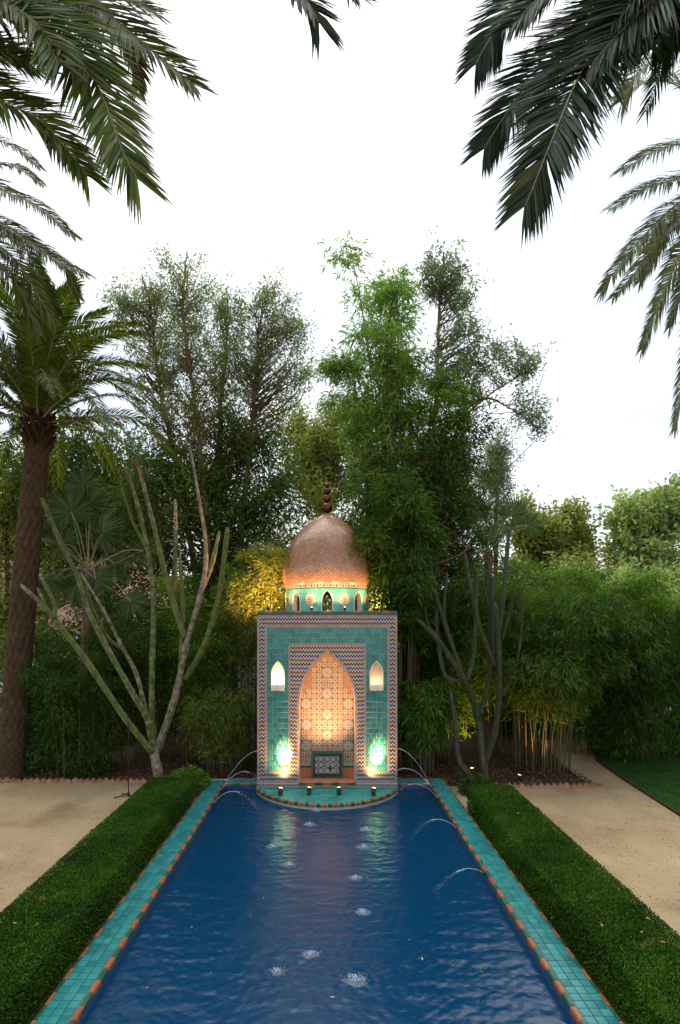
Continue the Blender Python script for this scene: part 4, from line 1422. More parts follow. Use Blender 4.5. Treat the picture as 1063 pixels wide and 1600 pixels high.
# palm whose crown is off frame, mid distance on the same side
cB = P(-150, 330, 9.2); gB = Vector((cB.x - .3, cB.y, 0))
exB = []
for pts, lm in (([(-40, 222, 9.2), (25, 232, 9.2), (62, 262, 9.2)], .36), ([(-60, 262, 9.0), (10, 258, 8.9), (40, 268, 8.8), (66, 288, 8.8)], .34),
                ([(-50, 275, 8.8), (10, 300, 8.7), (60, 322, 8.6), (115, 368, 8.6)], .42), ([(-50, 330, 8.9), (10, 352, 8.8), (75, 398, 8.8), (136, 430, 8.7)], .42),
                ([(-50, 340, 9.2), (40, 375, 9.2), (95, 408, 9.2), (124, 466, 9.2)], .36), ([(-60, 360, 9.0), (10, 392, 9.0), (50, 445, 9.0), (82, 500, 9.0)], .42),
                ([(-70, 380, 9.3), (0, 410, 9.3), (30, 450, 9.3), (60, 520, 9.3)], .40), ([(-70, 370, 9.6), (20, 372, 9.6), (60, 425, 9.6), (92, 492, 9.6)], .38)):
    exB.append((fcurve(cB, pts), lm * 1.15, 160, M['frond'], dict(width=.028, face=.6)))
palm('date palm mostly out of view, fronds reaching in above the trunked palm', gB, cB, [gB, gB + Vector((.1, 0, 4)), cB], .32, .27, 4, M['frond'], 34, 2.4, .42,
     exB, skip=lambda a, el: math.cos(a) > .15 and el < 1.0)
# near palm, same side: big fronds at the top corner
cA = P(-330, -150, 5.8); gA = Vector((cA.x - .2, cA.y + .3, 0))
exA = []
for pts, lm, mt, np_ in (([(-60, -70, 5.6), (70, 5, 5.4), (150, 130, 5.3), (192, 236, 5.2), (214, 278, 5.2)], .62, M['frond'], 92),
                     ([(-40, -110, 6.1), (110, -30, 6.1), (205, 52, 6.0), (272, 106, 6.0), (302, 132, 6.0)], .52, M['frond'], 84),
                     ([(-120, 70, 5.6), (-10, 150, 5.5), (62, 188, 5.5), (118, 250, 5.5), (136, 274, 5.5)], .50, M['frond'], 84),
                     ([(-60, -20, 5.9), (60, 0, 6.0), (160, 20, 6.2), (212, 90, 6.3), (216, 140, 6.3)], .30, M['frond_dead'], 70),
                     ([(-150, -20, 5.5), (-30, 20, 5.4), (60, 35, 5.3), (112, 75, 5.2), (140, 120, 5.2)], .60, M['frond'], 80),
                     ([(-140, 0, 5.7), (-50, 70, 5.8), (10, 90, 5.8), (60, 110, 5.8)], .55, M['frond'], 80),
                     ([(-160, -60, 5.3), (-40, -20, 5.2), (50, 30, 5.1), (92, 100, 5.0)], .55, M['frond'], 84),
                     ([(-170, 20, 5.4), (-80, 60, 5.3), (-10, 75, 5.3), (40, 95, 5.3)], .55, M['frond'], 80),
                     ([(-120, -110, 6.0), (10, -60, 6.2), (90, -20, 6.3), (150, 40, 6.4)], .52, M['frond'], 84),
                     ([(-60, -150, 5.6), (60, -60, 5.9), (160, -20, 6.2), (240, 20, 6.4)], .52, M['frond'], 80),
                     ([(100, -230, 5.4), (300, -130, 5.2), (420, -60, 5.0), (478, 0, 4.9), (498, 34, 4.9)], .50, M['frond_dark'], 110),
                     ([(120, -260, 5.6), (320, -170, 5.6), (450, -100, 5.5), (520, -50, 5.5), (555, -8, 5.5)], .46, M['frond_dark'], 100)):
    exA.append((fcurve(cA, pts), lm * 1.5, int(np_ * 2.9), mt, dict(width=.030, droop=.10, face=.85)))
palm('date palm out of view, long feathery fronds hanging into the upper corner', gA, cA, [gA, gA + Vector((.1, 0, 5)), cA], .34, .28, 5, M['frond'], 30, 3.2, .5,
     exA, skip=lambda a, el: math.cos(a) > -.2)
# near palm on the lawn side
cD = P(1190, -150, 5.6); gD = Vector((cD.x + .4, cD.y, 0))
exD = []
for pts, lm, mt, np_ in (([(1050, -60, 5.5), (960, 40, 5.3), (905, 120, 5.2), (862, 220, 5.1), (830, 300, 5.1), (820, 322, 5.1)], .58, M['frond_dark'], 100),
                     ([(1040, -50, 5.9), (930, 40, 5.9), (840, 118, 5.9), (790, 180, 5.9), (757, 232, 5.9)], .50, M['frond_dark'], 92),
                     ([(1010, -110, 5.7), (880, -60, 5.8), (800, 10, 5.8), (760, 70, 5.8), (744, 100, 5.8)], .46, M['frond_dark'], 92),
                     ([(1090, -60, 5.2), (1010, 10, 5.1), (960, 60, 5.1), (925, 100, 5.1)], .55, M['frond_dark'], 80),
                     ([(1060, -120, 5.4), (940, -70, 5.3), (860, -20, 5.3), (800, 40, 5.3)], .48, M['frond_dark'], 80),
                     ([(1120, -40, 5.6), (1060, 30, 5.6), (1010, 60, 5.6), (975, 95, 5.6)], .50, M['frond_dark'], 70),
                     ([(1130, -90, 5.4), (1060, -50, 5.3), (990, -10, 5.2), (940, 40, 5.2)], .52, M['frond_dark'], 80),
                     ([(1150, -80, 5.8), (1080, -30, 5.9), (1040, 20, 6.0), (1020, 70, 6.0)], .50, M['frond_dark'], 80)):
    exD.append((fcurve(cD, pts), lm * 1.5, int(np_ * 2.9), mt, dict(width=.030, droop=.10, face=.85)))
palm('date palm out of view, dark fronds hanging from the top above the lawn side', gD, cD, [gD, gD + Vector((-.1, 0, 5)), cD], .34, .28, 6, M['frond_dark'], 30, 3.2, .5,
     exD, skip=lambda a, el: math.cos(a) < .2)
# farther palm on the lawn side
cE = P(1215, 270, 9.6); gE = Vector((cE.x + .3, cE.y, 0))
exE = []
for pts, lm in (([(1120, 95, 9.4), (1050, 82, 9.3), (1000, 110, 9.3), (972, 158, 9.3)], .46), ([(1120, 200, 9.8), (1060, 135, 9.9), (1010, 130, 9.9), (968, 150, 9.9)], .44),
                ([(1120, 235, 9.4), (1060, 226, 9.3), (1010, 243, 9.2), (974, 266, 9.2)], .40), ([(1130, 270, 9.3), (1060, 280, 9.2), (1000, 300, 9.1), (958, 324, 9.1)], .40),
                ([(1130, 290, 9.3), (1060, 318, 9.2), (1000, 375, 9.2), (960, 425, 9.2), (940, 456, 9.2)], .30), ([(1130, 300, 9.5), (1060, 340, 9.5), (1005, 410, 9.5), (958, 466, 9.5)], .28),
                ([(1130, 300, 9.7), (1060, 335, 9.7), (1020, 400, 9.7), (1000, 440, 9.7)], .28), ([(1130, 330, 9.6), (1075, 380, 9.6), (1040, 450, 9.6), (1004, 545, 9.6)], .30),
                ([(1140, 340, 9.8), (1085, 400, 9.8), (1062, 460, 9.8), (1046, 512, 9.8)], .28), ([(1150, 380, 9.6), (1095, 470, 9.6), (1070, 580, 9.6), (1054, 672, 9.6)], .28)):
    exE.append((fcurve(cE, pts), lm * 1.65, 170, M['frond_grey'], dict(width=.028, face=.6)))
palm('grey-green date palm out of view, narrow fronds drooping over the lawn', gE, cE, [gE, gE + Vector((-.1, 0, 4)), cE], .32, .27, 7, M['frond_grey'], 34, 2.5, .4,
     exE, skip=lambda a, el: math.cos(a) < -.1)

# fan palms
def fan_leaf_mesh(seed, n=34, rad=.62):
    r = random.Random(seed); mb = MB()
    for i in range(n):
        a = R(-150) + R(300) * (i + .5) / n
        da = R(300) / n * .5
        l = rad * (.78 + .22 * math.cos(a * .6)) * r.uniform(.92, 1.05)
        z = .05 * math.cos(a * 2)
        dz = -.16 * l * r.uniform(.6, 1.6)
        def q(rr, aa, zz): return (rr * math.cos(aa), rr * math.sin(aa), zz)
        mb.add([(0, 0, 0), q(l*.55, a - da*1.0, z + .012), q(l, a, z + dz), q(l*.55, a + da*1.0, z + .012), q(l*.5, a, z - .012)],
               [(0, 1, 4), (0, 4, 3), (1, 2, 4), (4, 2, 3)], 0, r.random() * .95)
    mb.tube(catmull([(-.95, 0, -.18), (-.5, 0, -.04), (0, 0, 0)], 4), [.012, .010, .008] + [.008] * 6, 5, 1)
    return mb.mesh('leaf', [M['fan'], M['rachis']])
FAN = [fan_leaf_mesh(i) for i in range(3)]
def fan_palm(label, base_px, d, leaves, seed):
    b = P(base_px, 1200, d); b.z = 0
    root = empty('fan_palm', b); tag(root, label, 'fan palm')
    r = random.Random(seed)
    tops = [P(x, y, d + dd) - b for x, y, s, dd in leaves]
    cen = sum(tops, Vector()) / len(tops); cen.z -= .5
    mb = MB(); mb.tube(catmull([(0, 0, 0), (cen.x * .4, cen.y * .4, cen.z * .5), tuple(cen)], 8), .11, 10); mb.build('trunk', M['bark'], root, True)
    for i, t in enumerate(tops):
        s = leaves[i][2]
        o = bpy.data.objects.new('leaf', FAN[i % 3])
        ax = (t - cen); ax.y *= .5; ax.normalize()
        nrm = Vector((r.gauss(0, .3), -1, .45 + r.gauss(0, .25)))
        nrm = (nrm - ax * nrm.dot(ax)).normalized()
        o.matrix_local = Matrix.Translation(t) @ Matrix((ax, nrm.cross(ax), nrm)).transposed().to_4x4() @ Matrix.Scale(s, 4)
        link(o, root)
        mb = MB(); mb.tube(catmull([cen, cen.lerp(t, .6) + Vector((0, 0, .15)), t], 6), .012, 5); mb.build('leaf_stalk', M['rachis'], root)
fan_palm('fan palm with broad grey-green leaves behind the cactus, near the thick palm trunk', 130, 11.95,
         [(112, 800, 1.1, -.3), (140, 790, 1.0, .1), (160, 835, 1.1, -.4), (100, 850, 1.0, .1), (150, 905, .9, -.4), (120, 915, .9, 0), (205, 940, .8, -.6),
          (180, 880, 1.0, .2), (85, 905, .9, -.1), (130, 760, 1.0, .5), (225, 860, .8, .1), (60, 840, .9, .3)], 1)
fan_palm('fan palm half hidden behind the dark columnar cactus', 760, 13.5,
         [(800, 805, 1.0, 0), (735, 870, 1.0, -.3), (765, 845, .9, .2), (825, 820, .8, .4), (745, 800, .9, .3), (710, 840, .9, -.2)], 2)
fan_palm('fan palm leaves showing just above the dome on the tall bamboo side', 570, 15.0,
         [(565, 745, 1.0, 0), (590, 735, 1.1, -.2), (605, 760, 1.0, .1), (550, 765, .9, .2)], 3)

# ================================================================== BAMBOO
def bamboo(label, base, height, n_culm, r_base, spread, n_leaf, leaf, mat, seed, lean=(0, 0), start=.22, culm_r=.014, droop=1.0, group='bamboo clumps behind the pool', twig=.38):
    """base (x, y); culms rise from a disc and arch outward; leaf sprays hang from side twigs"""
    rs = np.random.default_rng(seed); r = random.Random(seed)
    root = empty('bamboo', (base[0], base[1], 0)); tag(root, label, 'bamboo', group)
    pos, out_ = [], []
    for i in range(n_culm):
        a = r.uniform(0, 2 * PI); q = r_base * math.sqrt(r.random())
        b = Vector((q * math.cos(a), q * math.sin(a), 0))
        oa = a + r.gauss(0, .6)
        h = height * r.uniform(.62, 1.02)
        sp = spread * r.uniform(.25, 1.0)
        o_ = Vector((math.cos(oa), math.sin(oa), 0)) * sp + Vector((lean[0], lean[1], 0)) * h / height
        pts = [b, b + o_ * .10 + Vector((0, 0, h * .35)), b + o_ * .38 + Vector((0, 0, h * .72)), b + o_ * .78 + Vector((0, 0, h * .95)),
               b + o_ * 1.12 + Vector((0, 0, h * (1.0 - .10 * droop)))]
        cur = catmull(pts, 6)
        mb = MB(); mb.tube(cur, [culm_r * (1 - .8 * k / (len(cur) - 1)) * (1.12 if k % 2 else 1) for k in range(len(cur))], 6)
        mb.build('culm', M['culm'], root, True)
        m = n_leaf // n_culm // 7
        t = start + (1 - start) * rs.random(m) ** .85
        ca = np.array([tuple(p) for p in cur]); idx = t * (len(cur) - 1); k = np.clip(idx.astype(int), 0, len(cur) - 2); f = (idx - k)[:, None]
        pp = ca[k] * (1 - f) + ca[k + 1] * f
        ang = rs.uniform(0, 2 * PI, m)
        ln = twig * rs.uniform(.2, 1.2, m) * (1.15 - .5 * t)
        dv = np.stack([np.cos(ang), np.sin(ang), rs.uniform(-.35, .45, m)], 1)
        pos.append(pp + dv * ln[:, None]); out_.append(dv)
    Pp = np.concatenate(pos); Dv = np.concatenate(out_)
    k = 7
    C = np.repeat(Pp, k, 0) + rs.normal(size=(len(Pp) * k, 3)) * .055
    D = np.repeat(Dv, k, 0) * .7 + rs.normal(size=C.shape) * .55 + np.array([0, 0, -.45 * droop])
    C[:, 2] = np.maximum(C[:, 2], .06)
    cl = np.repeat(rs.random(len(Pp)), k)
    rnd = np.clip(.5 * rs.random(len(C)) + .46 * cl, 0, .96)
    rnd = np.where(rs.random(len(C)) < .012, 1.0, rnd)
    L = leaf * rs.uniform(.65, 1.25, len(C))
    V, F, rr = leaf_quads(C, D, L, L * .17, rnd, .12)
    np_obj('foliage', V, F, mat, rr, root)
    return root
def bx(px, d): return ((px - HX) / FPX * d, d)
def ztop(py, d): return CAM_Z - (py - HY) / FPX * d

# the tall one behind the dome
bamboo('very tall bright green bamboo rising behind the dome', bx(612, 13.4), ztop(392, 13.4), 24, .35, .90, 25000, .19, M['bamboo_bright'], 1, (-.80, 0), .22, .026, .6, twig=.55)
bamboo('tall bamboo just behind the brightest one, leaning towards the grey-green tree', bx(640, 14.0), ztop(560, 14.0), 16, .45, 1.0, 15000, .18, M['bamboo'], 2, (.1, 0), .3, .03, .7, twig=.6)
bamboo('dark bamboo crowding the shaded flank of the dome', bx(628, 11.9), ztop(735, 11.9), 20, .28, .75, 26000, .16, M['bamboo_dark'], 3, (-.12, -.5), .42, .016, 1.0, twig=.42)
bamboo('bamboo glowing yellow in lamplight beside the dome', bx(398, 12.1), ztop(842, 12.1), 18, .40, .62, 22000, .13, M['bamboo_yellow'], 4, (.18, -.1), .45, .014, .9, twig=.34)
bamboo('short leafy bamboo beside the pavilion wall, behind the water jets', bx(350, 11.7), ztop(1072, 11.7), 20, .40, .42, 13000, .12, M['bamboo_yellow'], 5, (0, -.1), .25, .010, 1.1, twig=.28)
bamboo('bamboo thicket between the pale-armed cactus and the pavilion', bx(318, 12.6), ztop(880, 12.6), 22, .6, .7, 24000, .14, M['bamboo'], 6, (0, 0), .2, .014, 1.0)
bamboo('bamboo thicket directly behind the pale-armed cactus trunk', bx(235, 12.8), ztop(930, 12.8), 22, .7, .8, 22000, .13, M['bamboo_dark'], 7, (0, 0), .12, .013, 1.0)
bamboo('dark low thicket between the palm trunk and the cactus', bx(135, 11.75), ztop(985, 11.75), 26, .65, .6, 26000, .12, M['bamboo_dark'], 8, (0, 0), .06, .011, 1.0)
bamboo('drooping small bamboo right beside the pavilion on the lawn side', bx(668, 11.45), ztop(1045, 11.45), 13, .20, .50, 11000, .17, M['bamboo'], 9, (0, -.1), .30, .013, 1.4, twig=.3)
bamboo('bamboo behind the leaning cactus trunks', bx(705, 12.7), ztop(905, 12.7), 20, .5, .7, 21000, .15, M['bamboo_dark'], 10, (0, 0), .18, .014, 1.1)
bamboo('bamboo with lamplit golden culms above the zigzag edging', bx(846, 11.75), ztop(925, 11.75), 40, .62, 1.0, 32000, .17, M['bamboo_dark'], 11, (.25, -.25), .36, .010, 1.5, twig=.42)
bamboo('bamboo thicket behind the spotlit culms', bx(800, 12.9), ztop(880, 12.9), 26, .8, 1.0, 26000, .15, M['bamboo'], 12, (.1, 0), .22, .013, 1.1)
bamboo('weeping bamboo hanging over the lawn edge', bx(985, 12.9), ztop(935, 12.9), 24, .35, 1.15, 30000, .15, M['bamboo_dark'], 13, (.1, -.75), .05, .010, 2.2, twig=.5)
bamboo('bamboo arching over the lawn at the very edge of view', bx(1070, 13.3), ztop(925, 13.3), 24, .5, 1.2, 28000, .15, M['bamboo'], 14, (-.1, -.6), .04, .010, 2.0, twig=.5)
bamboo('bamboo standing behind the path beside the weeping clump', bx(915, 13.8), ztop(885, 13.8), 24, .8, 1.1, 26000, .15, M['bamboo'], 15, (0, 0), .04, .010, 1.1)
bamboo('bamboo directly behind the pavilion, seen through the drum window', bx(500, 14.2), ztop(880, 14.2), 16, .8, .8, 14000, .15, M['bamboo'], 16, (0, 0), .3, .013, 1.1)

# ================================================================== TREES
def tree(name, label, trunks, ells, leafspec, mat, seed, bark='bark', group='trees behind the pavilion', twig_r=.012, n_clump=120, clump_r=.35, bare=0):
    """trunks: [(pixel pts with depth, r0, r1)], ells: [(px, py, rx, ry, depth, rdepth, weight)] in photo pixels and metres"""
    rs = np.random.default_rng(seed); r = random.Random(seed)
    b = P(*trunks[0][0][0]); b.z = 0
    root = empty(name, b); tag(root, label, 'tree', group)
    tp = []
    for (pts, r0, r1) in trunks:
        w = [P(*p) for p in pts]
        w[0].z = min(w[0].z, 0.0) if w[0].z < 1.2 else w[0].z
        cur = catmull([p - b for p in w], 10)
        n = len(cur)
        cur = [c + Vector((r.gauss(0, .015), r.gauss(0, .015), 0)) for c in cur]
        rad = [r0 + (r1 - r0) * (i / (n - 1)) ** .8 for i in range(n)]
        mb = MB(); mb.tube(cur, rad, 9); mb.build('trunk', M[bark], root, True)
        tp += [(c, q) for c, q in zip(cur, rad)]
    TP = np.array([tuple(c) for c, q in tp]); TR = np.array([q for c, q in tp])
    # clump centres
    wts = np.array([e[6] for e in ells], float); wts /= wts.sum()
    cen = []
    for e, w in zip(ells, wts):
        m = max(1, int(round(n_clump * w)))
        u = unit(rs.normal(size=(m, 3))) * (rs.random((m, 1)) ** .36)
        sc = e[4] / FPX
        c0_ = np.array(tuple(P(e[0], e[1], e[4]) - b))
        cen.append(c0_ + u * np.array([e[2] * sc, e[5], e[3] * sc]))
    cen = np.concatenate(cen)
    # branches from the trunk up to each clump
    bm_ = MB()
    ends = []
    for c in cen:
        d = TP - c
        hz = np.linalg.norm(d[:, :2], axis=1)
        cost = hz * .7 + np.abs((c[2] - TP[:, 2]) - hz * r.uniform(.25, 1.25) - .1) + np.where(TP[:, 2] > c[2], 2.5, 0)
        i = int(np.argmin(cost))
        p0 = Vector(TP[i]); p1 = Vector(c)
        ln = (p1 - p0).length
        if ln < .02: p1 = p0 + Vector((0, 0, .05)); ln = .05
        mid = p0.lerp(p1, r.uniform(.35, .65)) + Vector((r.gauss(0, .13), r.gauss(0, .13), r.uniform(-.14, .14))) * ln
        cur = catmull([p0, mid, p1], 5)
        ra = max(twig_r, min(TR[i] * .5, .008 + .012 * ln))
        bm_.tube(cur, [ra + (twig_r * .45 - ra) * k / (len(cur) - 1) for k in range(len(cur))], 4, caps=False)
        ends.append((p1 - mid).normalized())
    for k in range(bare):
        i = r.randrange(len(TP) // 3, len(TP)); p0 = Vector(TP[i])
        pts = [p0]
        dv = Vector((r.gauss(0, 1), r.gauss(0, 1), r.uniform(-.3, .8))).normalized()
        for s in range(4):
            dv = (dv + Vector((r.gauss(0, .4), r.gauss(0, .4), r.gauss(0, .4)))).normalized(); pts.append(pts[-1] + dv * r.uniform(.15, .4))
        bm_.tube(catmull(pts, 3), .010, 4, caps=False)
    bo = bm_.build('branches', M[bark], root, True); bo['kind'] = 'stuff'
    # leaves
    nl, L0, asp, drp, spray = leafspec
    per = nl // len(cen)
    C = np.repeat(cen, per, 0)
    cr = clump_r * rs.uniform(.55, 1.3, len(cen))
    ed_ = np.array([tuple(e) for e in ends]) if len(ends) == len(cen) else unit(rs.normal(size=cen.shape))
    ed_ = unit(ed_ * .6 + np.array([0, 0, .35 - drp * .4]) + rs.normal(size=cen.shape) * .35)
    E = np.repeat(ed_, per, 0); q = np.repeat(cr, per)[:, None]
    off = rs.normal(size=C.shape) * q * .40 + E * q * rs.uniform(-1.9, 1.5, (len(C), 1))
    C = C + off
    D = E * .5 + unit(off + 1e-6) * .3 + rs.normal(size=C.shape) * .55 + np.array([0, 0, -drp])
    cl = np.repeat(rs.random(len(cen)), per)
    hi = np.clip(off[:, 2] / (clump_r * 1.5) + .5, 0, 1)
    rnd = np.clip(.45 * rs.random(len(C)) + .40 * cl + .12 * hi, 0, .95)
    rnd = np.where(rs.random(len(C)) < .02, 1.0, rnd)
    L = L0 * rs.uniform(.6, 1.3, len(C))
    V, F, rr = leaf_quads(C, D, L, L * asp, rnd, .1)
    np_obj('crown', V, F, mat, rr, root)
    return root

# feathery tree on the palm side
tree('feathery_tree', 'feathery sparse tree with several thin trunks behind the pale-armed cactus',
     [([(352, 1200, 14.6), (345, 1000, 14.6), (325, 860, 14.6), (318, 740, 14.6), (300, 600, 14.7), (286, 480, 14.7), (292, 395, 14.7)], .13, .02),
      ([(362, 1200, 14.9), (372, 900, 14.9), (385, 750, 14.9), (396, 640, 14.9), (402, 540, 14.9), (412, 470, 14.9)], .12, .02),
      ([(340, 1200, 15.3), (300, 860, 15.2), (270, 700, 15.2), (248, 600, 15.2), (238, 500, 15.2), (222, 430, 15.2)], .11, .02),
      ([(350, 1200, 15.4), (345, 800, 15.4), (345, 640, 15.4), (352, 560, 15.4), (356, 470, 15.4)], .10, .02)],
     [(285, 440, 45, 50, 14.7, .8, 11), (240, 480, 55, 45, 15.2, .8, 11), (215, 470, 50, 25, 15.0, .5, 5), (345, 490, 45, 50, 15.2, .8, 11), (425, 480, 38, 40, 14.9, .7, 10),
      (300, 570, 75, 60, 14.8, 1.1, 20), (400, 570, 45, 50, 14.9, .8, 10), (455, 520, 25, 30, 14.9, .5, 4), (455, 610, 30, 40, 14.9, .6, 6),
      (300, 660, 70, 50, 14.9, 1.1, 16), (250, 560, 40, 50, 15.2, .7, 8), (380, 650, 50, 40, 14.9, .8, 9),
      (320, 520, 150, 70, 15.0, 1.0, 34), (330, 605, 150, 60, 15.0, 1.1, 30), (195, 470, 40, 22, 15.0, .5, 4), (470, 560, 25, 60, 14.9, .5, 6)],
     (52000, .105, .26, .2, 1), M['needle'], 21, 'bark', n_clump=640, clump_r=.24, twig_r=.010, bare=14)
tree('evergreen_tree', 'dense dark evergreen below the feathery tree crown',
     [([(330, 1200, 15.6), (335, 900, 15.6), (340, 700, 15.6)], .12, .04)],
     [(330, 720, 95, 90, 15.4, 1.3, 12), (300, 840, 120, 90, 15.0, 1.3, 12), (410, 760, 60, 110, 15.4, 1.1, 9), (380, 900, 80, 80, 15.2, 1.0, 8), (240, 760, 60, 80, 15.6, 1.0, 7)],
     (42000, .17, .24, .45, 1), M['evergreen'], 22, 'barkred', n_clump=230, clump_r=.50, bare=10)
# grey-green tree on the lawn side
tree('grey_green_tree', 'airy grey-green tree with a long branch reaching over the lawn side sky',
     [([(668, 1210, 14.2), (676, 1000, 14.2), (664, 850, 14.3), (672, 740, 14.4), (682, 620, 14.5), (686, 500, 14.6), (694, 395, 14.6)], .17, .02),
      ([(676, 700, 14.4), (720, 655, 14.4), (775, 610, 14.4), (835, 575, 14.4)], .05, .012),
      ([(675, 690, 14.4), (750, 625, 14.2), (800, 640, 14.2), (850, 675, 14.2)], .04, .010)],
     [(690, 430, 34, 45, 14.6, .6, 11), (720, 470, 26, 40, 14.6, .5, 6), (675, 440, 20, 25, 14.6, .4, 3), (720, 545, 40, 50, 14.5, .7, 11), (780, 560, 45, 30, 14.4, .6, 7), (825, 575, 25, 30, 14.4, .4, 4),
      (830, 640, 26, 25, 14.3, .4, 4), (740, 605, 46, 28, 14.4, .7, 6), (690, 600, 40, 60, 14.5, .7, 8), (845, 665, 12, 14, 14.2, .2, 1.5)],
     (15500, .12, .28, .3, 1), M['needle_grey'], 23, 'bark', n_clump=260, clump_r=.21, twig_r=.010, bare=8)
tree('evergreen_tree', 'dark leafy tree with reddish trunk beside the dome on the lawn side',
     [([(648, 1205, 12.9), (652, 1050, 12.9), (640, 940, 12.9), (634, 860, 13.0), (628, 760, 13.1), (640, 680, 13.2)], .13, .05),
      ([(640, 930, 12.9), (668, 850, 13.1), (690, 760, 13.3)], .06, .03)],
     [(640, 770, 90, 90, 13.4, 1.0, 12), (690, 830, 62, 80, 13.8, 1.0, 9), (600, 850, 50, 80, 12.9, .7, 7), (690, 700, 60, 50, 13.8, .9, 7), (708, 770, 36, 60, 14.0, .9, 5), (720, 900, 80, 60, 14.0, .9, 6)],
     (36000, .16, .22, .5, 1), M['evergreen'], 24, 'barkred', n_clump=200, clump_r=.42, bare=40)
# far trees
tree('olive_tree', 'light olive-green tree far behind the dome', [([(500, 1150, 20), (500, 800, 20)], .15, .05)],
     [(500, 730, 60, 70, 20, 1.5, 10), (470, 680, 40, 50, 20.5, 1.2, 6), (540, 690, 50, 60, 20, 1.2, 8), (500, 850, 90, 90, 19, 1.5, 10)],
     (24000, .17, .4, .2, 1), M['olive'], 25, n_clump=130, clump_r=.55)
tree('conifer_tree', 'small pale conifer standing alone against the sky on the lawn side', [([(772, 1150, 21), (775, 800, 21), (778, 690, 21)], .14, .02)],
     [(778, 705, 14, 25, 21, .4, 4), (775, 745, 26, 30, 21, .7, 6), (772, 800, 42, 45, 21, 1.0, 8)],
     (11000, .17, .22, .2, 1), M['needle_grey'], 26, n_clump=70, clump_r=.34)
tree('broadleaf_tree', 'dense green tree with yellowish patches between conifer and plane tree', [([(850, 1150, 23), (850, 800, 23)], .2, .05)],
     [(838, 835, 26, 34, 23, 1.0, 7), (890, 850, 26, 40, 23.5, 1.0, 8), (893, 808, 12, 18, 23.5, .5, 2.5), (826, 808, 14, 14, 23, .5, 2), (855, 905, 70, 40, 22.5, 1.5, 10)],
     (26000, .19, .5, .1, 1), M['olive'], 27, n_clump=120, clump_r=.50)
tree('plane_tree', 'large pale green plane tree at the edge of view beyond the lawn', [([(1030, 1150, 23), (1030, 800, 23)], .25, .06)],
     [(1045, 800, 34, 34, 23, 1.3, 9), (988, 818, 26, 26, 23, 1.0, 6), (1005, 865, 46, 30, 23, 1.5, 8), (1085, 775, 30, 34, 23, 1.0, 6), (1050, 905, 80, 40, 22, 1.5, 11)],
     (24000, .22, .6, .1, 1), M['plane'], 28, n_clump=150, clump_r=.50)
tree('broadleaf_tree', 'yellow-green tree glimpsed beyond the thick palm trunk', [([(20, 1150, 18), (10, 800, 18)], .2, .05)],
     [(10, 800, 60, 90, 18, 1.4, 8), (70, 760, 50, 60, 19, 1.2, 6), (10, 950, 70, 90, 17, 1.2, 8), (120, 860, 60, 80, 18, 1.2, 6)],
     (22000, .17, .5, .2, 1), M['olive'], 29, n_clump=110, clump_r=.5)
tree('evergreen_tree', 'dark shrubby evergreen behind the fan palm', [([(170, 1190, 15.8), (170, 900, 15.8)], .12, .05)],
     [(120, 1000, 110, 110, 15.5, 1.2, 10), (230, 960, 80, 110, 15.8, 1.2, 9), (60, 1080, 90, 100, 15, 1.0, 8), (200, 830, 60, 60, 16.5, 1.0, 5), (320, 1010, 90, 110, 16, 1.0, 8), (430, 1000, 60, 130, 16.5, 1.0, 6)],
     (36000, .16, .3, .3, 1), M['evergreen'], 30, n_clump=190, clump_r=.5)
tree('evergreen_tree', 'dark shrubby evergreen behind the bamboo on the lawn side', [([(780, 1180, 16), (780, 900, 16)], .12, .05)],
     [(700, 960, 80, 80, 16, 1.2, 9), (800, 980, 100, 90, 16, 1.2, 10), (900, 1000, 90, 90, 16, 1.2, 9), (1000, 1010, 90, 90, 16.5, 1.2, 9), (600, 980, 60, 60, 16.5, 1.0, 5), (840, 1080, 120, 70, 16, 1.0, 8)],
     (36000, .17, .3, .3, 1), M['evergreen'], 31, n_clump=200, clump_r=.5)
tree('broadleaf_tree', 'bright green shrubby tree behind the weeping bamboo', [([(960, 1170, 18), (960, 950, 18)], .12, .05)],
     [(930, 940, 70, 40, 18, 1.2, 9), (1010, 940, 80, 40, 18, 1.2, 9), (860, 930, 60, 40, 18, 1.2, 7)],
     (20000, .15, .4, .2, 1), M['plane'], 32, n_clump=110, clump_r=.45)

tree('evergreen_tree', 'dark broad tree filling the gap between palm crown and feathery tree', [([(150, 1180, 17.5), (150, 800, 17.5)], .14, .05)],
     [(105, 715, 60, 55, 17.5, 1.0, 8), (190, 735, 55, 65, 17.5, 1.0, 8), (125, 800, 80, 60, 17.3, 1.0, 8), (40, 760, 50, 60, 17.5, .9, 5), (215, 800, 50, 70, 17.0, .9, 6)],
     (17000, .19, .32, .3, 1), M['evergreen'], 33, n_clump=130, clump_r=.5)

# ivy-clad screen by the palm trunk
root = empty('ivy_bush', (P(65, 1100, 11.9).x, 11.9, 0)); tag(root, 'bright small-leaved ivy column beside the thick palm trunk', 'ivy')
n = 9000
a = RNG.uniform(0, 2 * PI, n); z = RNG.uniform(.05, 2.35, n) 
rad = (.30 + .06 * np.sin(a * 3 + z * 4)) * np.where(z > 2.1, .75, 1) + RNG.normal(0, .035, n)
C = np.stack([np.cos(a) * rad, np.sin(a) * rad, z], 1)
V, F, rr = leaf_quads(C, np.stack([np.cos(a), np.sin(a), np.full(n, -.5)], 1) + RNG.normal(size=(n, 3)) * .5, RNG.uniform(.04, .085, n), RNG.uniform(.03, .055, n), RNG.random(n) * .95)
np_obj('foliage', V, F, M['ivy'], rr, root)
mb = MB(); mb.tube([(0, 0, 0), (0.02, 0, 1.1), (0, 0, 2.2)], [.05, .05, .03], 8); mb.build('stem', M['bark'], root)

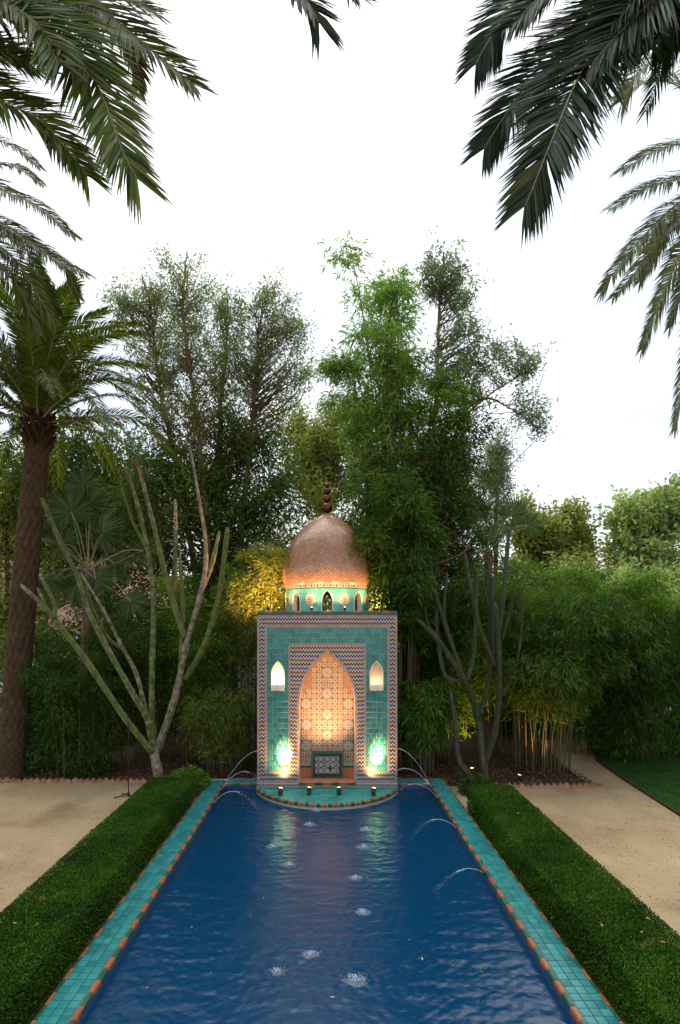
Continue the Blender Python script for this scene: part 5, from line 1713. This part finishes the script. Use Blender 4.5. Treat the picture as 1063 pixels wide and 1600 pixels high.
# low ferny plants at the hedge ends
def low_plant(label, x, y, rad, h, n, mat, seed):
    rs = np.random.default_rng(seed)
    root = empty('ground_plant', (x, y, 0)); tag(root, label, 'plant')
    a = rs.uniform(0, 2*PI, n); q = rad * rs.random(n) ** .6
    C = np.stack([q * np.cos(a), q * np.sin(a), h * rs.random(n) * (1 - .5 * q / rad) + .02], 1)
    D = rs.normal(size=(n, 3)) * .6 + np.stack([np.cos(a), np.sin(a), np.full(n, .4)], 1)
    V, F, rr = leaf_quads(C, D, rs.uniform(.05, .12, n), rs.uniform(.012, .03, n), rs.random(n) * .95, .15)
    np_obj('foliage', V, F, mat, rr, root)
low_plant('feathery low plant between hedge end and pool corner by the cactus', -2.75, 10.35, .42, .55, 3500, M['bamboo'], 1)
low_plant('dark low plant around the foot of the leaning cactus', 2.95, 10.35, .32, .36, 2200, M['bamboo_dark'], 2)
low_plant('low dark green plant in the bed behind the sand edge', -5.3, 11.7, .5, .35, 2500, M['evergreen'], 3)

# ================================================================== EDGING, WALLS, BUILDINGS BEHIND
def edging(label, x0, x1, y, seed):
    root = empty('brick_edging', (x0, y, 0)); tag(root, label, 'edging', 'sawtooth brick edging of the bed')
    mb = MB(); mb.box(-.055, .055, -.035, .035, -.055, .055)
    me = mb.mesh('brick', M['brick'])
    r = random.Random(seed); x = 0
    while x0 + x < x1:
        if r.random() > .06:
            put(me, 'brick', (x, r.gauss(0, .012), .018 + r.gauss(0, .008)), root, (r.gauss(0, .08), PI / 4 + r.gauss(0, .08), r.gauss(0, .08)))
        x += .131
edging('sawtooth brick edging where the sand meets the bed by the palm', -7.8, -3.75, BED_L - .02, 1)
edging('sawtooth brick edging below the spotlit bamboo culms', 3.45, 5.5, BED_R - .02, 2)

root = empty('garden_wall', (0, 19.5, 0)); tag(root, 'pale rendered garden wall glimpsed behind the bamboo', 'wall')
mb = MB()
mb.box(-16, 18, 0, .25, 0, 1.9); mb.build('wall', M['wallwhite'], root)
mb = MB(); mb.box(-16.03, 18.03, -.04, .29, 1.903, 1.98); mb.build('wall_cap', M['frame'], root)

def house(label, x0, x1, y0, y1, h, rows, cols, wall_mat, roof):
    root = empty('house', ((x0 + x1) / 2, y0, 0)); tag(root, label, 'house')
    w = (x1 - x0) / 2; d = y1 - y0
    mb = MB(); mb.box(-w, w, 0, d, 0, h); mb.build('wall', wall_mat, root)
    mb = MB()
    ov = .35
    mb.add([(-w-ov, -ov, h), (w+ov, -ov, h), (w+ov, d+ov, h), (-w-ov, d+ov, h), (-w*.4, d/2, h + roof), (w*.4, d/2, h + roof)],
           [(0, 1, 5, 4), (1, 2, 5), (2, 3, 4, 5), (3, 0, 4), (0, 3, 2, 1)])
    mb.build('roof', M['rooftile'], root)
    for j in range(rows):
        for i in range(cols):
            cx_ = -w + (i + .5) * 2 * w / cols; z0_ = (j + .35) * h / rows
            win = empty('window', (cx_, 0, z0_), 0, root)
            mb = MB(); mb.box(-.5, .5, -.03, .02, 0, 1.4)
            mb.build('pane', M['glass'], win)
            mb = MB()
            mb.box(-.58, -.5, -.06, 0, -.05, 1.48); mb.box(.5, .58, -.06, 0, -.05, 1.48); mb.box(-.5, .5, -.06, 0, 1.4, 1.48); mb.box(-.5, .5, -.06, 0, -.05, 0); mb.box(-.03, .03, -.05, -.03, 0, 1.4)
            mb.build('frame', M['frame'], win)
house('pink walled house glimpsed through the palm fronds', -25, -10.5, 27, 35, 9.5, 3, 4, M['pinkwall'], 2.2)
house('distant pale pink house glimpsed above the bamboo by the plane tree', 13, 26, 36, 44, 4.6, 2, 5, M['pinkwall'], 1.2)

# ================================================================== SMALL THINGS
# spotlights in the bed
b1 = P(811, 1212, 11.1); b1.z = .01
flood('bed_spotlight', b1, P(848, 1095, 11.25), 'small glowing spotlight among the culms above the zigzag edging', 90, 80, (1, .5, .2), None, blend=.7, scale=1.0)
b2 = P(738, 1205, 11.6); b2.z = .01
flood('bed_spotlight', b2, P(722, 1080, 12.6), 'spotlight behind the leaning cactus trunk lighting golden leaves', 190, 70, (1, .62, .16), None, blend=.7, scale=1.0)

# thin black stand
root = empty('tripod_stand', (P(201, 1245, 10.14).x, 10.14, 0)); tag(root, 'thin black tripod stand on the sand behind the hedge', 'stand')
mb = MB(); mb.tube([(0, 0, .03), (0, 0, 1.32)], .010, 8); mb.build('pole', M['black'], root)
mb = MB(); mb.tube([(0, 0, .0), (0, 0, .09)], .022, 10); mb.build('hub', M['black'], root)
for a in (200, 140, 335):
    mb = MB(); mb.tube([(0, 0, .05), (.26 * math.cos(R(a)), .26 * math.sin(R(a)), .012)], .010, 6); mb.build('leg', M['black'], root)
mb = MB(); mb.tube([(0, 0, 1.30), (0, 0, 1.40)], [.016, .020], 8); mb.build('clip', M['black'], root)

# water jets
m, nt, out = new_mat('jet_water')
p = nd(nt, 'ShaderNodeBsdfPrincipled', Roughness=.15)
p.inputs['Base Color'].default_value = (.75, .82, .88, 1); p.inputs['IOR'].default_value = 1.33
t_ = nd(nt, 'ShaderNodeBsdfTransparent')
mx = nd(nt, 'ShaderNodeMixShader'); mx.inputs[0].default_value = .22
nt.links.new(t_.outputs[0], mx.inputs[1]); nt.links.new(p.outputs[0], mx.inputs[2]); nt.links.new(mx.outputs[0], out.inputs['Surface'])
M['jet'] = m
m, nt, out = new_mat('foam')
p = nd(nt, 'ShaderNodeBsdfPrincipled', Roughness=.2)
p.inputs['Base Color'].default_value = (.72, .80, .86, 1)
t_ = nd(nt, 'ShaderNodeBsdfTransparent')
mx = nd(nt, 'ShaderNodeMixShader'); mx.inputs[0].default_value = .34
nt.links.new(t_.outputs[0], mx.inputs[1]); nt.links.new(p.outputs[0], mx.inputs[2]); nt.links.new(mx.outputs[0], out.inputs['Surface'])
M['foam'] = m
M['froth'] = M['jet'].copy(); M['froth'].name = 'froth'
next(q for q in M['froth'].node_tree.nodes if q.type == 'MIX_SHADER').inputs[0].default_value = .10
def drop_mesh(mb, c, r_):
    x, y, z = c
    mb.add([(x+r_, y, z), (x-r_, y, z), (x, y+r_, z), (x, y-r_, z), (x, y, z+r_), (x, y, z-r_)],
           [(0,2,4),(2,1,4),(1,3,4),(3,0,4),(2,0,5),(1,2,5),(3,1,5),(0,3,5)])
def jet(label, y, side, reach, apex, dy=0.0):
    x0_ = side * (PX_IN - .02)
    root = empty('water_jet', (x0_, y, COP_Z)); tag(root, label, 'water jet', 'water jets along the pool edge')
    r = random.Random(int(y * 10) + side)
    tl = []; N_ = 40
    for i in range(N_ + 1):
        t = i / N_
        # parabola from the coping to the water
        z = 4 * apex * t * (1 - t) + (WAT_Z - COP_Z) * t
        tl.append(Vector((-side * reach * t, dy * t, z)))
    mb = MB()
    cut = int(N_ * .62)
    for k in range(2):
        off = [Vector((r.gauss(0, .004), r.gauss(0, .010) * (i / N_ + .15), r.gauss(0, .003))) for i in range(N_ + 1)]
        mb.tube([a + b for a, b in zip(tl[:cut], off[:cut])], [.0032 * (1 + .5 * i / cut) for i in range(cut)], 5)
    mb.build('stream', M['jet'], root, True)
    mb = MB()
    for i in range(140):
        t = .45 + .55 * r.random(); k = t * N_; i0 = min(N_ - 1, int(k)); pt = tl[i0].lerp(tl[i0 + 1], k - i0)
        sp_ = .006 + .035 * (t - .45)
        drop_mesh(mb, pt + Vector((r.gauss(0, sp_), r.gauss(0, sp_), r.gauss(0, sp_))), r.uniform(.0015, .005))
    sp_o = mb.build('spray', M['jet'], root); sp_o['kind'] = 'stuff'
    mb = MB(); mb.tube([(0, 0, -.02), (-side * .012, 0, .02)], [.014, .010], 8); mb.build('nozzle', M['copper'], root)
jet('tall water jet arcing before the pavilion from the coping corner by the cactus side', 10.25, -1, 1.55, .78)
jet('lower water jet from the corner of the coping, cactus side', 10.05, -1, .95, .42)
jet('water jet arcing from the coping opposite the low hedge end, cactus side', 9.3, -1, .85, .30, -.1)
jet('tall water jet arcing from the pool corner near the drooping small bamboo', 10.25, 1, 1.45, .82)
jet('middle height water jet at the pool corner near the drooping small bamboo', 10.05, 1, 1.15, .48)
jet('low water jet springing from the coping just short of the platform end, lawn side', 9.55, 1, .95, .34)
jet('water jet bending into the pool from the lawn side coping, second from the camera', 8.2, 1, .75, .22, -.1)
jet('water jet bending into the pool from the lawn side coping, nearest the camera', 6.75, 1, .70, .16, -.25)
# bubbling splashes
ORD = ['farthest', 'second', 'third', 'fourth', 'fifth', 'sixth', 'seventh', 'eighth', 'ninth', 'tenth', 'eleventh', 'twelfth']
srt = sorted(SPLW, key=lambda q: -q[0].y)
for i, (p, s) in enumerate(srt):
    o = empty('splash', p)
    mb = MB(); r = random.Random(i)
    for k in range(int(120 * s)):
        q = abs(r.gauss(0, .042 * s)); a = r.uniform(0, 6.28)
        z = max(0, .05 * s * (1 - q / (.10 * s))) * r.random()
        drop_mesh(mb, (q * math.cos(a) * 1.4, q * math.sin(a), z + .004), r.uniform(.0018, .0062))
    d_ = mb.build('droplets', M['foam'], o); d_['kind'] = 'stuff'
    mb = MB(); N_ = 26
    mb.v.append((0, 0, .022 * s)); mb.a.append(0)
    for ring, rr_ in ((0, .035), (1, .075)):
        for k in range(N_):
            a = 2 * PI * k / N_; w = rr_ * s * r.uniform(.7, 1.25)
            mb.v.append((w * math.cos(a) * 1.3, w * math.sin(a), .013 if ring == 0 else .003)); mb.a.append(0)
    for k in range(N_):
        k2 = (k + 1) % N_
        mb.f.append([0, 1 + k, 1 + k2]); mb.m.append(0)
        mb.f.append([1 + k, 1 + N_ + k, 1 + N_ + k2, 1 + k2]); mb.m.append(0)
    mb.build('foam', M['froth'], o, True)
    lab = 'small white bubbling splash in the pool, nearest the camera' if i == 11 else \
          ('small white bubbling splash in the pool, nearest the platform' if i == 0 else 'small white bubbling splash in the pool, %s counted from the platform' % ORD[i])
    tag(o, lab, 'splash', 'bubbling splashes in the pool')
# fallen leaves on water, hedges and sand
lr = random.Random(77)
def fallen(name, label, cat, grp, pts, size):
    for (x, y, z) in pts:
        mb = MB(); L_ = size * lr.uniform(.6, 1.4); a = lr.uniform(0, 6.28); w = L_ * lr.uniform(.2, .4)
        ca, sa = math.cos(a), math.sin(a)
        b = [(-L_/2, 0, .002), (-L_*.1, w/2, .006), (L_/2, 0, .003), (-L_*.1, -w/2, .006), (0, 0, .001)]
        mb.add([(u*ca - v*sa, u*sa + v*ca, q) for u, v, q in b], [(0, 4, 1), (0, 3, 4), (4, 2, 1), (4, 3, 2)], 0, lr.random())
        o = mb.build(name, M['deadleaf']); o.location = (x, y, z); tag(o, label, cat, grp)
wp = [on_plane(a, b, WAT_Z) for a, b in ((380, 1257), (372, 1254), (388, 1311), (344, 1488), (352, 1290), (466, 1275), (330, 1522), (640, 1470), (660, 1500), (700, 1560), (300, 1450), (600, 1410), (520, 1560), (412, 1404), (752, 1520), (230, 1545))]
fallen('floating_leaf', 'small dry leaf floating on the blue pool water', 'leaf', 'leaves floating on the pool', [(p.x, p.y, WAT_Z + .008) for p in wp], .038)
fallen('hedge_leaf_litter', 'small pale dry leaf lying on a clipped hedge top', 'leaf', 'dry leaves lying on the hedges',
       [(s * lr.uniform(2.6, 3.15), lr.uniform(4.6, 8.9), .512) for s in (-1, 1) for _ in range(6)], .06)
fallen('sand_leaf', 'small brown dry leaf lying on the sand', 'leaf', 'dry leaves lying on the sand',
       [(lr.uniform(-6, -3.5), lr.uniform(7.5, 10.8), .004) for _ in range(12)] + [(lr.uniform(3.5, 6), lr.uniform(6, 10.5), .004) for _ in range(10)], .06)

# grit and crumbs on the sand
n = 5000
gx = np.concatenate([RNG.uniform(-7.5, -3.4, n // 2), RNG.uniform(3.4, 6.1, n // 2)]); gy = RNG.uniform(5.0, 11.0, n)
C = np.stack([gx, gy, np.full(n, .004)], 1)
V, F, rr = leaf_quads(C, RNG.normal(size=(n, 3)) * [1, 1, .3], RNG.uniform(.008, .028, n), RNG.uniform(.006, .016, n), RNG.random(n))
tag(np_obj('grit', V, F, M['chip'], rr), 'fine dark grit and crumbs scattered over the sandy ground', 'grit', None, 'stuff')
